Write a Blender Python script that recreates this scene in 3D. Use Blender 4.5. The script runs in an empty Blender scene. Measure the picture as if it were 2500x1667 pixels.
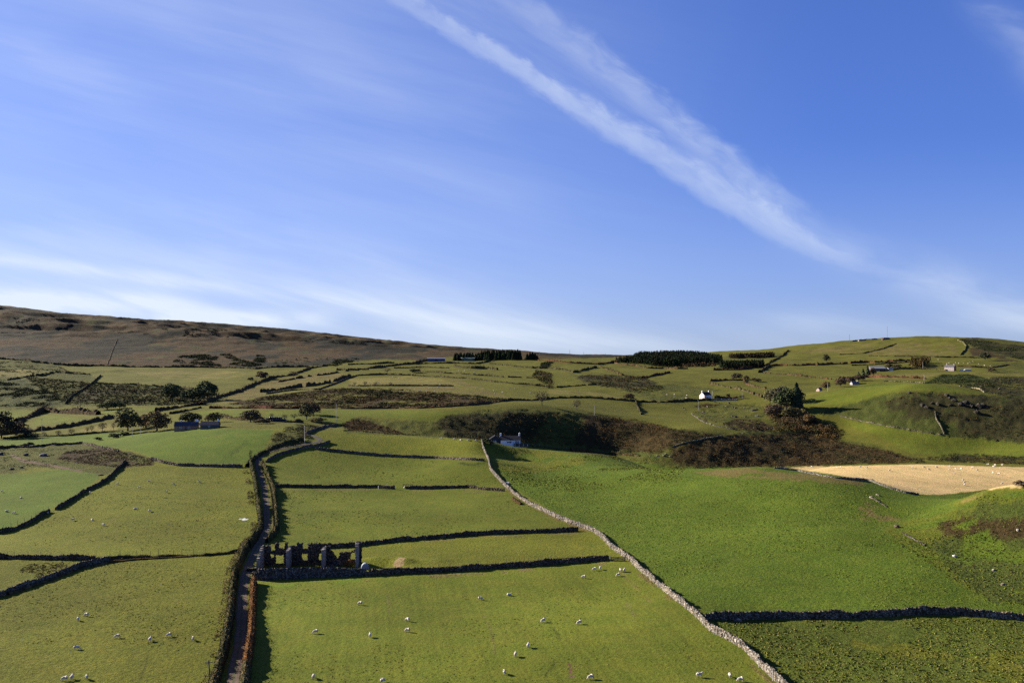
import bpy, bmesh, math, random, time
import numpy as np
from mathutils import Vector, Matrix
T0 = time.time()
random.seed(7)
rng = np.random.default_rng(7)
scene = bpy.context.scene
col = scene.collection
F = 2165.0            # focal length in photo pixels (photo 2500 wide)
CX, HY = 1250.0, 880.0  # optical axis column and the eye-level row
R = math.radians
CAMZ = 0.0            # heights are measured from eye level

# ---------------------------------------------------------------- terrain relief
# survey points per column: (photo row, distance) for seen ground, ('z', distance, height) for hidden hollows
COLS = {
 0:   [(1667,170.5),(1450,236),(1357,280),(1298,318),(1160,430),(1095,520),(1065,640),(1030,740),(985,860),(930,1080),(878,1380),(800,1950),(745,2600),('z',3200,160),('z',4200,120)],
 250: [(1667,170.5),(1450,236),(1360,280),(1250,345),(1160,425),(1120,470),(1085,520),(1062,600),(1022,700),(990,820),(935,1060),(895,1320),(830,1850),(776,2600),('z',3200,118),('z',4200,80)],
 450: [(1667,170.5),(1450,236),(1353,283),(1250,345),(1180,405),(1136,450),(1060,520),(1048,545),(1015,680),(990,780),(950,980),(897,1330),(850,1750),(785,2600),('z',3200,105),('z',4200,70)],
 660: [(1667,170.5),(1450,236),(1343,290),(1250,350),(1183,410),(1125,455),(1075,490),(1045,520),(1030,580),(1000,690),(990,760),(955,960),(915,1180),(896,1330),(860,1700),(801,2600),('z',3200,88),('z',4200,50)],
 900: [(1667,170.5),(1480,223),(1409,252),(1326,300),(1250,352),(1185,415),(1105,480),(1050,525),('z',570,-47.5),(1042,620),(1010,660),(997,700),(960,860),(942,960),(916,1130),(890,1370),(860,1800),(825,2600),('z',3200,52),('z',4200,20)],
 1075:[(1667,170.5),(1450,237),(1400,256),(1305,314),(1186,415),(1113,475),(1066,510),('z',565,-53),(1062,605),(1012,640),(990,720),(955,880),(920,1090),(886,1400),(875,1550),(847,2500),('z',3200,30),('z',4200,0)],
 1180:[(1667,170.5),(1450,237),(1295,320),(1190,408),(1119,455),(1074,490),('z',556,-56),(1072,600),(1010,645),(984,730),(950,900),(920,1080),(890,1380),(878,1550),(851,2500),('z',3200,28),('z',4200,0)],
 1240:[(1667,170.5),(1450,237),(1295,320),(1200,396),(1150,435),(1120,478),(1090,518),('z',552,-54.6),('z',580,-58),(1078,605),(1008,655),(978,750),(950,900),(920,1080),(890,1380),(875,1560),(855,2500),('z',3200,22),('z',4200,-5)],
 1350:[(1667,170.5),(1450,237),(1378,268),(1295,320),(1251,350),(1200,395),(1150,445),(1099,522),('z',580,-63),(1092,625),(1050,648),(1003,684),(972,830),(950,930),(920,1080),(880,1450),(866,2400),('z',3200,8),('z',4200,-15)],
 1500:[(1667,170.5),(1450,237),(1345,285),(1270,330),(1200,385),(1150,425),(1112,500),('z',560,-67),(1107,640),(1060,661),(1021,693),(1006,742),(975,850),(950,950),(920,1100),(890,1380),(873,1650),(868,2400),('z',3200,4),('z',4200,-20)],
 1650:[(1667,170.5),(1500,213),(1430,240),(1300,305),(1220,350),(1170,385),(1143,420),('z',500,-66),(1135,590),(1090,612),(1054,642),(1040,678),(1010,790),(980,860),(940,1000),(910,1180),(895,1400),(873,1750),(866,1950),('z',2600,0),('z',4200,-30)],
 1850:[(1667,170.5),(1510,213),(1400,250),(1250,320),(1180,355),(1139,388),('z',450,-60),('z',520,-68),(1136,595),(1095,628),(1062,660),(1030,715),(990,830),(965,900),(940,1010),(910,1180),(885,1420),(857,1850),('z',2500,5),('z',4200,-30)],
 2050:[(1667,170.5),(1512,212),(1400,248),(1300,285),(1220,325),(1163,360),('z',395,-52.5),(1157,430),(1136,490),('z',545,-67),(1131,610),(1095,660),(1060,710),(1030,735),(1000,755),(965,790),(947,830),('z',910,-31),(930,1050),(900,1250),(885,1400),(855,1650),(834,1850),('z',2400,20),('z',4200,-30)],
 2240:[(1667,170.5),(1503,215),(1400,245),(1330,272),(1260,305),(1207,350),(1180,400),(1150,450),(1133,500),('z',550,-68),(1125,610),(1085,660),(1055,685),(1010,712),(970,738),(938,775),('z',870,-31),(927,1020),(905,1200),(875,1400),(850,1600),(823,1800),('z',2300,25),('z',4200,-30)],
 2400:[(1667,170.5),(1508,213),(1430,236),(1350,262),(1260,281),(1200,298),('z',350,-54.5),(1195,390),(1160,440),(1134,492),('z',545,-66),(1125,610),(1090,655),(1050,680),(1000,708),(970,735),(953,770),('z',860,-34),(942,970),(910,1150),(880,1350),(850,1550),(827,1700),('z',2200,15),('z',4200,-30)],
 2500:[(1667,170.5),(1515,211),(1430,233),(1330,260),(1240,277),(1187,294),('z',355,-56),(1141,485),('z',545,-66),(1116,605),(1080,650),(1040,680),(990,712),(962,755),('z',850,-37),(940,1000),(905,1200),(875,1400),(843,1650),('z',2200,5),('z',4200,-30)],
}
pts = []
def addcol(px, rows):
    u = (px-CX)/F
    for r in rows:
        if r[0] == 'z': Y, z = r[1], r[2]
        else: Y = r[1]; z = -(r[0]-HY)/F*Y
        pts.append((u, math.log(Y), z))
    pts.append((u, math.log(90), -62.5)); pts.append((u, math.log(55), -60)); pts.append((u, math.log(7000), -40 if px > 1200 else 30))
for px, rows in COLS.items(): addcol(px, rows)
for off, src in ((-700,0),(-1700,0),(3200,2500),(4200,2500)):
    rows = [('z', r[1], -(r[0]-HY)/F*r[1]) if r[0] != 'z' else r for r in COLS[src]]
    addcol(off, rows[::1 if abs(off) < 3300 else 2])
P = np.array(pts)
KU = 1.0
def tps_fit(P, lam=2e-4):
    X = P[:, :2]*[KU, 1]; n = len(X)
    d2 = ((X[:, None]-X[None])**2).sum(-1)
    K = 0.5*d2*np.log(d2+1e-12); K[np.diag_indices(n)] = lam
    A = np.zeros((n+3, n+3)); A[:n, :n] = K; A[:n, n] = 1; A[:n, n+1:] = X; A[n, :n] = 1; A[n+1:, :n] = X.T
    b = np.zeros(n+3); b[:n] = P[:, 2]
    return X, np.linalg.solve(A, b)
XS, WS = tps_fit(P)
def tps_eval(u, l):
    q = np.stack([u.ravel()*KU, l.ravel()], 1); n = len(XS)
    out = np.empty(len(q))
    for i in range(0, len(q), 20000):
        s = q[i:i+20000]
        d2 = (s[:, :1]-XS[None, :, 0])**2 + (s[:, 1:]-XS[None, :, 1])**2
        out[i:i+20000] = (0.5*d2*np.log(d2+1e-12)) @ WS[:n] + WS[n] + s @ WS[n+1:]
    return out.reshape(u.shape)
def hashn(ix, iy, seed):
    h = (ix.astype(np.int64)*374761393 + iy.astype(np.int64)*668265263 + seed*974634777) & 0x7fffffff
    h = ((h ^ (h >> 13))*1274126177) & 0x7fffffff
    h = (h ^ (h >> 16)) & 0xffff
    return h/65535.0
def vnoise(x, y, seed=0):
    ix = np.floor(x); iy = np.floor(y); fx = x-ix; fy = y-iy
    fx = fx*fx*(3-2*fx); fy = fy*fy*(3-2*fy)
    a = hashn(ix, iy, seed); b = hashn(ix+1, iy, seed); c = hashn(ix, iy+1, seed); d = hashn(ix+1, iy+1, seed)
    return (a*(1-fx)+b*fx)*(1-fy)+(c*(1-fx)+d*fx)*fy
def fbm(x, y, octs, seed=0):
    s = np.zeros_like(x); a = 1.0; t = 0
    for k in range(octs):
        s += a*(vnoise(x*2**k, y*2**k, seed+k*17)-0.5)*2; t += a; a *= 0.55
    return s/t
# grid: u = x/Y, l = ln Y
UI = np.linspace(-0.66, 0.66, 760)
UO = np.geomspace(0.67, 1.9, 36)
U = np.concatenate([-UO[::-1], UI, UO])
L = np.linspace(math.log(60), math.log(6500), 1150)
UU, LL = np.meshgrid(U, L)
# coarse TPS evaluation then refine by separable cubic-ish interpolation
Uc = np.concatenate([-UO[::-3], np.linspace(-0.66, 0.66, 200), UO[::3]]); Lc = np.linspace(L[0], L[-1], 420)
Zc = tps_eval(*np.meshgrid(Uc, Lc))
def cub(xs, ys, q):        # Catmull-Rom along axis 0 of ys
    i = np.clip(np.searchsorted(xs, q)-1, 0, len(xs)-2)
    x0 = xs[i]; h = xs[i+1]-x0; t = ((q-x0)/h)[:, None]
    im = np.maximum(i-1, 0); ip = np.minimum(i+2, len(xs)-1)
    m0 = (ys[i+1]-ys[im])/(xs[i+1]-xs[im])[:, None]*h[:, None]; m1 = (ys[ip]-ys[i])/(xs[ip]-xs[i])[:, None]*h[:, None]
    return (2*t**3-3*t**2+1)*ys[i]+(t**3-2*t**2+t)*m0+(-2*t**3+3*t**2)*ys[i+1]+(t**3-t**2)*m1
Z = cub(Uc, cub(Lc, Zc, L).T, U).T
YY = np.exp(LL); XX = UU*YY
# gentle natural relief, stronger on the far hills
far = np.clip((YY-560)/1500, 0, 1)
moorh = np.clip((YY-1750)/350, 0, 1)*np.clip((3300-YY)/400, 0, 1)*np.clip((0.10-UU)/.25, 0, 1)
Z = Z + fbm(XX/70, YY/70, 4, 3)*(0.35+4.0*far) + fbm(XX/16, YY/16, 3, 9)*(0.10+0.5*far) + (np.abs(fbm(XX/150, YY/110, 3, 131))-.25)*-30*moorh*np.clip((2560-YY)/200, 0.15, 1)
Z0 = Z.copy()
def bil(G, u, l):
    u = np.clip(u, U[0], U[-1]-1e-9); l = np.clip(l, L[0], L[-1]-1e-9)
    i = np.clip(np.searchsorted(U, u, side='right')-1, 0, len(U)-2); j = np.clip(np.searchsorted(L, l, side='right')-1, 0, len(L)-2)
    fu = (u-U[i])/(U[i+1]-U[i]); fl = (l-L[j])/(L[j+1]-L[j])
    return (G[j, i]*(1-fu)+G[j, i+1]*fu)*(1-fl)+(G[j+1, i]*(1-fu)+G[j+1, i+1]*fu)*fl
def height(x, y):
    x = np.asarray(x, float); y = np.asarray(y, float)
    return bil(Z, x/y, np.log(y))
def ray(px, py, lmin=None):
    """first ground point seen in photo direction (px,py): (u, lnY)"""
    u = (px-CX)/F; t = (py-HY)/F
    i = int(np.clip(np.searchsorted(U, u)-1, 0, len(U)-2)); fu = (u-U[i])/(U[i+1]-U[i])
    zc = Z[:, i]*(1-fu)+Z[:, i+1]*fu
    g = zc + t*np.exp(L)
    g[np.exp(L) < 120] = -1
    if lmin is not None: g[L < lmin] = -1
    k = np.argmax(g >= 0)
    if g[k] < 0:
        a = (zc/np.exp(L)); a[np.exp(L) < 900] = -9
        return u, float(L[int(np.argmax(a))])
    if k == 0: return u, float(L[0])
    f = -g[k-1]/(g[k]-g[k-1]) if g[k] != g[k-1] else 0
    return u, float(L[k-1]+np.clip(f, 0, 1)*(L[k]-L[k-1]))
def spot(px, py):
    u, l = ray(px, py); Y = math.exp(l); x = u*Y
    return Vector((x, Y, float(height(x, Y))))
def at(px, Y):
    x = (px-CX)/F*Y
    return Vector((x, Y, float(height(x, Y))))
def densify(pl, step=8.0, close=False):
    out = []; n = len(pl); rngi = range(n if close else n-1)
    for k in rngi:
        a = pl[k]; b = pl[(k+1) % n]; m = max(1, int(math.hypot(b[0]-a[0], b[1]-a[1])/step))
        for q in range(m): out.append((a[0]+(b[0]-a[0])*q/m, a[1]+(b[1]-a[1])*q/m))
    if not close: out.append(pl[-1])
    return out
def trace(pl, name='', step=10.0):
    """photo polyline -> ground points, skipping points whose ray slips past a crest"""
    res = []
    for p in densify(pl, step):
        u, l = ray(*p); Y = math.exp(l)
        res.append((u*Y, Y))
    ok = [res[0]]
    med = [math.log(p[1]) for p in res]
    for k in range(1, len(res)):
        if abs(med[k]-math.log(ok[-1][1])) > 0.16 and k < len(res)-1:
            print('SLIP', name, k, [round(v, 2) for v in (math.log(ok[-1][1]), med[k])]); continue
        ok.append(res[k])
    return np.array(ok)
def inpoly(pu, pl_, qu, ql):
    inside = np.zeros(qu.shape, bool); n = len(pu); j = n-1
    for i in range(n):
        if pl_[i] != pl_[j]:
            c = ((pl_[i] > ql) != (pl_[j] > ql)) & (qu < (pu[j]-pu[i])*(ql-pl_[i])/(pl_[j]-pl_[i])+pu[i])
            inside ^= c
        j = i
    return inside
def ulpoly(poly, step=8.0):
    q = [ray(*p) for p in densify(poly, step, True)]
    return np.array([a for a, b in q]), np.array([b for a, b in q])
# ---------------------------------------------------------------- ground cover
LUSH=(.066,.095,.010); OLIVE=(.097,.104,.012); MIX=(.082,.096,.011); DRY=(.105,.088,.026); FARP=(.082,.082,.012); PALE=(.120,.106,.026); LEFTF=(.090,.095,.011); TRI=(.064,.080,.012); FRONT=(.096,.112,.013)
ROUGH=(.062,.066,.013); BRAK=(.042,.030,.011); HEATH=(.034,.032,.011); MOOR=(.056,.038,.016); STUB=(.435,.315,.135); DARKG=(.034,.042,.009); SOIL=(.11,.075,.05)
CR = np.empty(Z.shape+(3,)); RO = np.zeros(Z.shape); STR = np.zeros(Z.shape)
CR[:] = OLIVE
CR[YY > 520] = FARP; RO[:] = 0.30; RO[YY > 520] = 0.35
# polygons in photo coordinates: (colour, roughness, patchiness 0..1, feather jitter, polygon)
PAINT = [
 (LEFTF,.5,0,0,[(-240,1667),(-240,1350),(300,1358),(580,1345),(600,1400),(560,1667)]),
 (OLIVE,.35,0,0,[(-240,1350),(-240,1300),(130,1243),(300,1133),(450,1140),(610,1142),(630,1230),(620,1310),(580,1343),(300,1356)]),
 (LUSH,.2,0,0,[(-240,1310),(-240,1155),(40,1158),(160,1145),(250,1158),(200,1200),(100,1255),(0,1300)]),
 (ROUGH,.75,0,2,[(-240,1162),(-240,1092),(60,1088),(200,1080),(246,1088),(320,1104),(375,1118),(375,1135),(300,1142),(262,1160),(180,1148),(90,1140),(30,1155)]),
 (BRAK,.9,.3,3,[(165,1100),(250,1092),(330,1108),(375,1118),(375,1135),(290,1140),(190,1132),(140,1120)]),
 (SOIL,.3,.2,1,[(18,1106),(24,1106),(60,1122),(115,1131),(205,1149),(200,1153),(112,1136),(52,1127)]),
 (LUSH,.2,0,0,[(215,1084),(330,1062),(440,1049),(560,1046),(668,1050),(655,1075),(640,1105),(612,1125),(590,1132),(500,1133),(430,1128),(370,1115),(320,1098),(250,1090)]),
 (DRY,.6,.4,2,[(495,1062),(560,1052),(640,1046),(690,1042),(700,1050),(600,1060),(500,1066)]),
 (ROUGH,.9,.1,3,[(655,1085),(668,1060),(700,1040),(760,1036),(790,1046),(740,1056),(770,1070),(760,1090),(700,1100),(645,1112)]),
 (OLIVE,.3,0,0,[(760,1088),(775,1060),(830,1042),(900,1048),(1070,1065),(1178,1075),(1190,1118),(1000,1110),(850,1100)]),
 (MIX,.25,0,0,[(650,1130),(700,1110),(770,1095),(860,1102),(1000,1112),(1190,1120),(1215,1166),(1240,1192),(1130,1185),(900,1186),(672,1184)]),
 (MIX,.25,0,0,[(672,1186),(900,1188),(1130,1187),(1240,1196),(1300,1232),(1400,1290),(1200,1300),(900,1325),(700,1335),(672,1290)]),
 (OLIVE,.4,0,0,[(700,1338),(900,1328),(1200,1302),(1410,1294),(1490,1340),(1520,1362),(1400,1375),(1000,1400),(700,1410)]),
 (FRONT,.22,0,0,[(612,1420),(900,1409),(1300,1387),(1520,1368),(1600,1415),(1700,1495),(1800,1565),(1929,1680),(590,1680)]),
 (LUSH,.55,0,0,[(1180,1080),(1260,1090),(1440,1108),(1600,1115),(1690,1135),(1850,1140),(1960,1150),(2120,1166),(2250,1206),(2400,1200),(2740,1200),(2740,1508),(2380,1500),(2200,1496),(1740,1508),(1600,1410),(1480,1310),(1350,1248),(1240,1185)]),
 (OLIVE,.6,.45,4,[(1190,1085),(1300,1095),(1420,1110),(1440,1140),(1340,1150),(1270,1160),(1215,1150)]),
 (DRY,.45,.45,3,[(1690,1152),(1850,1140),(2000,1158),(2110,1170),(2110,1185),(1900,1170),(1760,1165)]),
 (DRY,.5,.45,3,[(2100,1225),(2170,1240),(2200,1270),(2130,1280),(2080,1265)]),
 (MIX,.6,.2,3,[(2150,1290),(2280,1250),(2400,1190),(2740,1180),(2740,1450),(2380,1450),(2240,1350)]),
 ((.27,.22,.09),.3,.62,4,[(2100,1150),(2300,1140),(2520,1145),(2520,1185),(2300,1200),(2180,1175)]),
 (PALE,.4,.5,3,[(2280,1262),(2340,1225),(2440,1190),(2450,1198),(2360,1235),(2300,1270)]),
 (BRAK,.9,.25,4,[(2280,1275),(2360,1262),(2480,1258),(2740,1265),(2740,1310),(2440,1322),(2330,1318)]),
 ((.050,.064,.012),.7,.2,4,[(2265,1325),(2330,1312),(2420,1318),(2740,1305),(2740,1495),(2430,1470),(2330,1400)]),  # shade of the knoll's lower flank, put into the grass colour
 ((.052,.066,.012),.6,.3,4,[(2320,1245),(2400,1225),(2740,1215),(2740,1265),(2400,1268)]),  # upper flank of the knoll, its shade painted as darker grass
 (SOIL,.5,.35,2,[(2250,1282),(2280,1278),(2285,1290),(2255,1292)]),
 (TRI,.75,.0,0,[(1738,1515),(1900,1511),(2100,1512),(2300,1502),(2740,1520),(2740,1700),(1935,1700),(1830,1585)]),
 (LEFTF,.8,.62,8,[(1900,1520),(2740,1530),(2740,1700),(2050,1700),(1950,1620)]),
 (STUB,.25,0,2.5,[(1925,1141),(1960,1139),(2040,1138),(2240,1133),(2500,1140),(2740,1145),(2740,1185),(2480,1190),(2380,1198),(2300,1207),(2240,1206),(2150,1180),(2060,1162)]),
 # gully and its bracken banks
 (ROUGH,.8,.0,2,[(850,1056),(830,1036),(880,1018),(960,1028),(1060,1018),(1200,1000),(1300,1000),(1430,1008),(1560,1022),(1640,1042),(1765,1060),(1850,1050),(1960,1050),(2060,1075),(2150,1090),(2270,1128),(2100,1133),(1840,1138),(1650,1142),(1450,1112),(1250,1085),(1180,1074)]),
 (BRAK,.9,.1,4,[(850,1046),(832,1036),(860,1020),(900,1026),(965,1048),(985,1060),(940,1058)]),
 (HEATH,.9,.0,4,[(1060,1030),(1090,1012),(1190,1010),(1290,1006),(1340,1020),(1280,1080),(1180,1074),(1090,1068)]),
 (BRAK,.9,.0,4,[(1430,1012),(1560,1026),(1640,1046),(1760,1064),(1640,1090),(1600,1105),(1500,1100),(1400,1085),(1420,1040)]),
 (BRAK,.9,.0,4,[(1640,1092),(1765,1067),(1850,1060),(1960,1055),(2050,1080),(2150,1095),(2260,1127),(2100,1133),(1840,1139),(1700,1143),(1640,1125)]),
 (FARP,.35,0,0,[(1515,1022),(1560,1008),(1700,1030),(1800,1052),(1780,1062),(1660,1046)]),
 # middle distance
 (MIX,.3,0,0,[(640,1020),(655,1002),(735,999),(735,1012),(800,1000),(1000,1002),(1150,1006),(1090,1015),(1060,1030),(960,1022),(880,1015),(830,1036),(760,1030),(700,1030)]),
 (MIX,.3,0,0,[(478,1012),(490,1003),(560,1000),(618,1000),(600,1012),(560,1022),(510,1018)]),
 (LUSH,.3,0,0,[(-240,1082),(60,1072),(170,1064),(300,1058),(380,1052),(430,1050),(330,1062),(215,1082),(100,1086),(-240,1090)]),
 (LUSH,.3,0,0,[(65,1072),(180,1060),(300,1053),(300,1060),(170,1066)]),
 (PALE,.3,0,0,[(180,1055),(230,1040),(285,1032),(285,1050),(220,1054)]),
 (MIX,.3,0,0,[(-240,1000),(80,1000),(75,1010),(30,1024),(-240,1030)]),
 (MIX,.3,0,0,[(110,1012),(205,1022),(190,1030),(130,1036),(75,1040),(85,1025)]),
 (MIX,.3,0,0,[(245,1005),(300,998),(380,996),(380,1005),(330,1000),(265,1015)]),
 (ROUGH,.8,.0,4,[(-240,880),(60,880),(140,890),(165,907),(220,915),(250,935),(480,950),(540,965),(600,940),(640,940),(520,985),(470,985),(400,990),(160,990),(100,1000),(-240,1000)]),
 (DARKG,.9,.35,4,[(-240,930),(60,928),(110,950),(165,985),(100,993),(-240,990)]),
 (HEATH,.9,.5,4,[(170,985),(220,940),(300,945),(480,955),(470,985),(400,990)]),
 (PALE,.3,.2,2,[(-240,905),(60,902),(120,908),(60,918),(-240,926)]),
 (FARP,.3,0,0,[(143,896),(257,895),(500,898),(556,900),(620,905),(640,912),(610,925),(600,935),(500,950),(440,944),(365,939),(290,936),(235,934),(250,917),(215,915),(165,907)]),
 (PALE,.3,.4,4,[(300,905),(560,905),(620,912),(560,925),(400,925)]),
 (DRY,.5,.2,3,[(520,985),(625,940),(720,918),(800,905),(850,915),(820,935),(700,950),(640,965),(560,985)]),
 (BRAK,.9,.35,4,[(560,985),(640,968),(780,950),(900,945),(1090,958),(1240,974),(1180,985),(1000,994),(800,992),(600,990)]),
 (DRY,.5,.2,3,[(1000,944),(1107,944),(1180,955),(1250,970),(1100,960),(1010,958),(880,955)]),
 (PALE,.35,.1,2,[(850,925),(1000,918),(1080,925),(1130,942),(860,940)]),
 (FARP,.35,0,0,[(1090,922),(1290,940),(1310,950),(1290,975),(1250,973),(1180,955),(1130,938)]),
 (DRY,.5,.3,3,[(1080,922),(1110,925),(1190,952),(1250,972),(1225,972),(1160,950)]),
 (PALE,.3,.1,2,[(1340,952),(1440,955),(1520,970),(1500,972),(1430,962),(1345,962)]),
 (HEATH,.9,.25,4,[(1400,918),(1470,912),(1560,918),(1600,932),(1620,950),(1560,960),(1480,945),(1420,930)]),
 (ROUGH,.7,.15,3,[(1520,960),(1620,935),(1760,950),(1700,975),(1600,978)]),
 (ROUGH,.8,.2,3,[(1690,1000),(1740,985),(1840,985),(1880,1005),(1850,1030),(1760,1035),(1700,1015)]),
 (BRAK,.7,.2,2,[(1688,993),(1720,985),(1757,987),(1735,993)]),
 (BRAK,.9,.2,3,[(1762,1035),(1800,1022),(1860,1028),(1900,1045),(1860,1052),(1790,1046)]),
 (BRAK,.9,.2,4,[(1860,1000),(1900,985),(1960,1000),(2000,1030),(2060,1060),(2040,1080),(1960,1055),(1900,1040)]),
 # rocky hill
 (MIX,.3,0,0,[(1960,985),(2010,960),(2130,934),(2250,934),(2350,950),(2420,962),(2300,955),(2200,952),(2140,970),(2060,990)]),
 ((.048,.056,.012),.85,.0,2,[(1980,1012),(2070,988),(2160,962),(2230,955),(2420,965),(2740,965),(2740,1110),(2420,1080),(2300,1062),(2150,1040),(2050,1015)]),
 (HEATH,.9,.3,4,[(2150,985),(2230,958),(2420,968),(2740,970),(2740,1100),(2350,1065),(2330,1030),(2200,1020)]),
 (MIX,.4,0,0,[(2045,1022),(2305,1064),(2740,1110),(2740,1122),(2300,1113),(2220,1105),(2140,1060),(2060,1035)]),
 (HEATH,.9,.1,3,[(2245,1120),(2330,1108),(2440,1112),(2740,1125),(2740,1140),(2330,1128)]),
 (DARKG,.9,.2,3,[(2255,935),(2300,914),(2370,914),(2410,925),(2440,945),(2380,945),(2330,935)]),
 (HEATH,.9,.2,3,[(2350,945),(2420,920),(2740,915),(2740,965),(2450,965)]),
 (PALE,.3,.1,2,[(2120,925),(2200,912),(2300,910),(2500,912),(2740,918),(2400,915),(2300,912),(2250,925)]),
 # right far hill
 (DRY,.45,.45,4,[(1930,860),(2080,840),(2200,835),(2330,840),(2340,868),(2200,868),(2050,862)]),
 (HEATH,.9,.1,3,[(2335,828),(2385,824),(2440,838),(2520,846),(2740,850),(2740,890),(2500,880),(2440,866),(2380,850)]),  # shade on the hill's steep end, painted as dark ground cover
 (BRAK,.6,.35,4,[(2360,845),(2420,860),(2500,885),(2740,895),(2740,905),(2440,880),(2370,868)]),
 (ROUGH,.6,.2,4,[(2420,885),(2740,890),(2740,915),(2430,912)]),
 (ROUGH,.5,.4,4,[(1720,872),(1900,858),(1920,868),(1780,885)]),
]
jit = fbm(UU*260, LL*260, 3, 31)
pat = fbm(XX/9, YY/9, 3, 57)*0.65 + fbm(XX/40, YY/40, 3, 61)*0.5
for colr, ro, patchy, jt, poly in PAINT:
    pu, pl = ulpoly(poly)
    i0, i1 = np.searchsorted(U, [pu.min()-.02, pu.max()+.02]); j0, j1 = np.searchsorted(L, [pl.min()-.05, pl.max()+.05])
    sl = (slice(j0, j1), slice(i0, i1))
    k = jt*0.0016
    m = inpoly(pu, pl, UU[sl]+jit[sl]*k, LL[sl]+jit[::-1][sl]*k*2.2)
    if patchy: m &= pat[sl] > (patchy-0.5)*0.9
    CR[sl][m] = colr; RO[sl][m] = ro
# worn lines: verges under the walls, sheep paths, wheel marks
def worn(pl_, wpx, colr, ro, patchy):
    L_ = [(x, y-wpx*.5) for x, y in pl_]+[(x, y+wpx*.5) for x, y in pl_[::-1]] if abs(pl_[-1][0]-pl_[0][0]) > abs(pl_[-1][1]-pl_[0][1])*.6 else [(x-wpx*.5, y) for x, y in pl_]+[(x+wpx*.5, y) for x, y in pl_[::-1]]
    pu, pl = ulpoly(L_, 6); i0, i1 = np.searchsorted(U, [pu.min()-.01, pu.max()+.01]); j0, j1 = np.searchsorted(L, [pl.min()-.03, pl.max()+.03]); sl = (slice(j0, j1), slice(i0, i1))
    m = inpoly(pu, pl, UU[sl]+jit[sl]*.0012, LL[sl]+jit[::-1][sl]*.003) & (pat[sl] > (patchy-.5)*.9); CR[sl][m] = colr; RO[sl][m] = ro
for a in (([(1196,1140),(1250,1203),(1371,1272),(1451,1303),(1494,1347),(1586,1420),(1682,1498),(1777,1573),(1875,1660),(1910,1690)], 12, (.120,.098,.030), .7, .42),
          ([(1690,1512),(1740,1552),(1788,1584),(1802,1612)], 5, (.150,.125,.045), .3, .25), ([(1486,1372),(1505,1382),(1530,1412),(1590,1470)], 6, (.125,.110,.030), .3, .4), ([(1440,1330),(1466,1342),(1490,1358)], 5, (.062,.085,.012), .3, .2),
          ([(892,1416),(1064,1406),(1251,1393),(1486,1374)], 7, (.125,.108,.035), .7, .45), ([(850,1340),(962,1329),(1118,1315),(1410,1301)], 5, (.120,.105,.032), .7, .45), ([(1735,1521),(1900,1517),(2108,1517),(2310,1507),(2520,1523)], 8, (.085,.082,.022), .8, .45),
          ([(670,1197),(850,1196),(920,1196)], 4, (.110,.100,.030), .6, .4), ([(1000,1199),(1118,1197),(1230,1204)], 4, (.110,.100,.030), .6, .4), ([(545,1116),(575,1098),(600,1078)], 2.5, (.035,.055,.008), .3, .1), ([(552,1118),(582,1100),(607,1080)], 2.5, (.035,.055,.008), .3, .1), ([(606,1112),(618,1097),(626,1086)], 4, (.035,.052,.009), .4, .1),
          ([(405,1300),(412,1280),(420,1262)], 2.5, (.060,.062,.010), .3, .2), ([(245,1300),(270,1272),(290,1255)], 2.5, (.130,.110,.030), .3, .3), ([(1500,1100),(1560,1108),(1610,1118),(1590,1124)], 5, (.035,.05,.010), .8, .35), ([(1120,1130),(1150,1134),(1182,1130)], 4, (.040,.055,.010), .6, .3), ([(340,1667),(352,1630),(362,1600)], 3, (.050,.055,.009), .4, .3),
          ([(960,1560),(952,1500),(948,1450)], 4, (.115,.105,.028), .3, .5), ([(1210,1600),(1200,1540),(1180,1500)], 4, (.115,.105,.028), .3, .5), ([(1330,1650),(1380,1580),(1350,1530)], 5, (.060,.070,.010), .4, .5), ([(620,1440),(640,1433),(760,1424),(880,1414)], 9, (.085,.125,.012), .3, .3),
          ([(1580,1570),(1560,1520),(1530,1470)], 5, (.112,.105,.03), .3, .5), ([(700,1560),(690,1500),(684,1460)], 4, (.07,.10,.012), .3, .5)): worn(*a)
# the open moor above the intake wall
lx = [-600,0,60,140,280,420,560,700,780,830,940,1030,1090,1300,1470,1560,1640,1700]
ly = [878,876,880,889,893,896,899,897,892,884,876,880,871,877,873,869,866,850]
sub = [(x, y) for x, y in densify(list(zip(lx, ly)), 25)]
mu = np.array([ray(*p)[0] for p in sub]); ml = np.array([ray(*p)[1] for p in sub])
edge = np.interp(U, mu, ml, left=ml[0], right=99)
moor = LL > edge[None]+jit*.01
g1 = fbm(XX/90, YY/260, 4, 71); g2 = fbm(XX/34, YY/60, 3, 75)
mc = np.array(MOOR)[None, None]*(1+0.25*g2[..., None]) 
alt = (g1+0.5*g2 > 0.02)[..., None]
mc = np.where(alt, np.array((.021,.020,.011))[None, None]*(1+0.2*g2[..., None]), mc)
grn = ((g2-0.6*g1) > 0.52)[..., None]
mc = np.where(grn, np.array((.048,.050,.016))[None, None], mc)
CR = np.where(moor[..., None], mc, CR); RO = np.where(moor, .7, RO)
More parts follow.
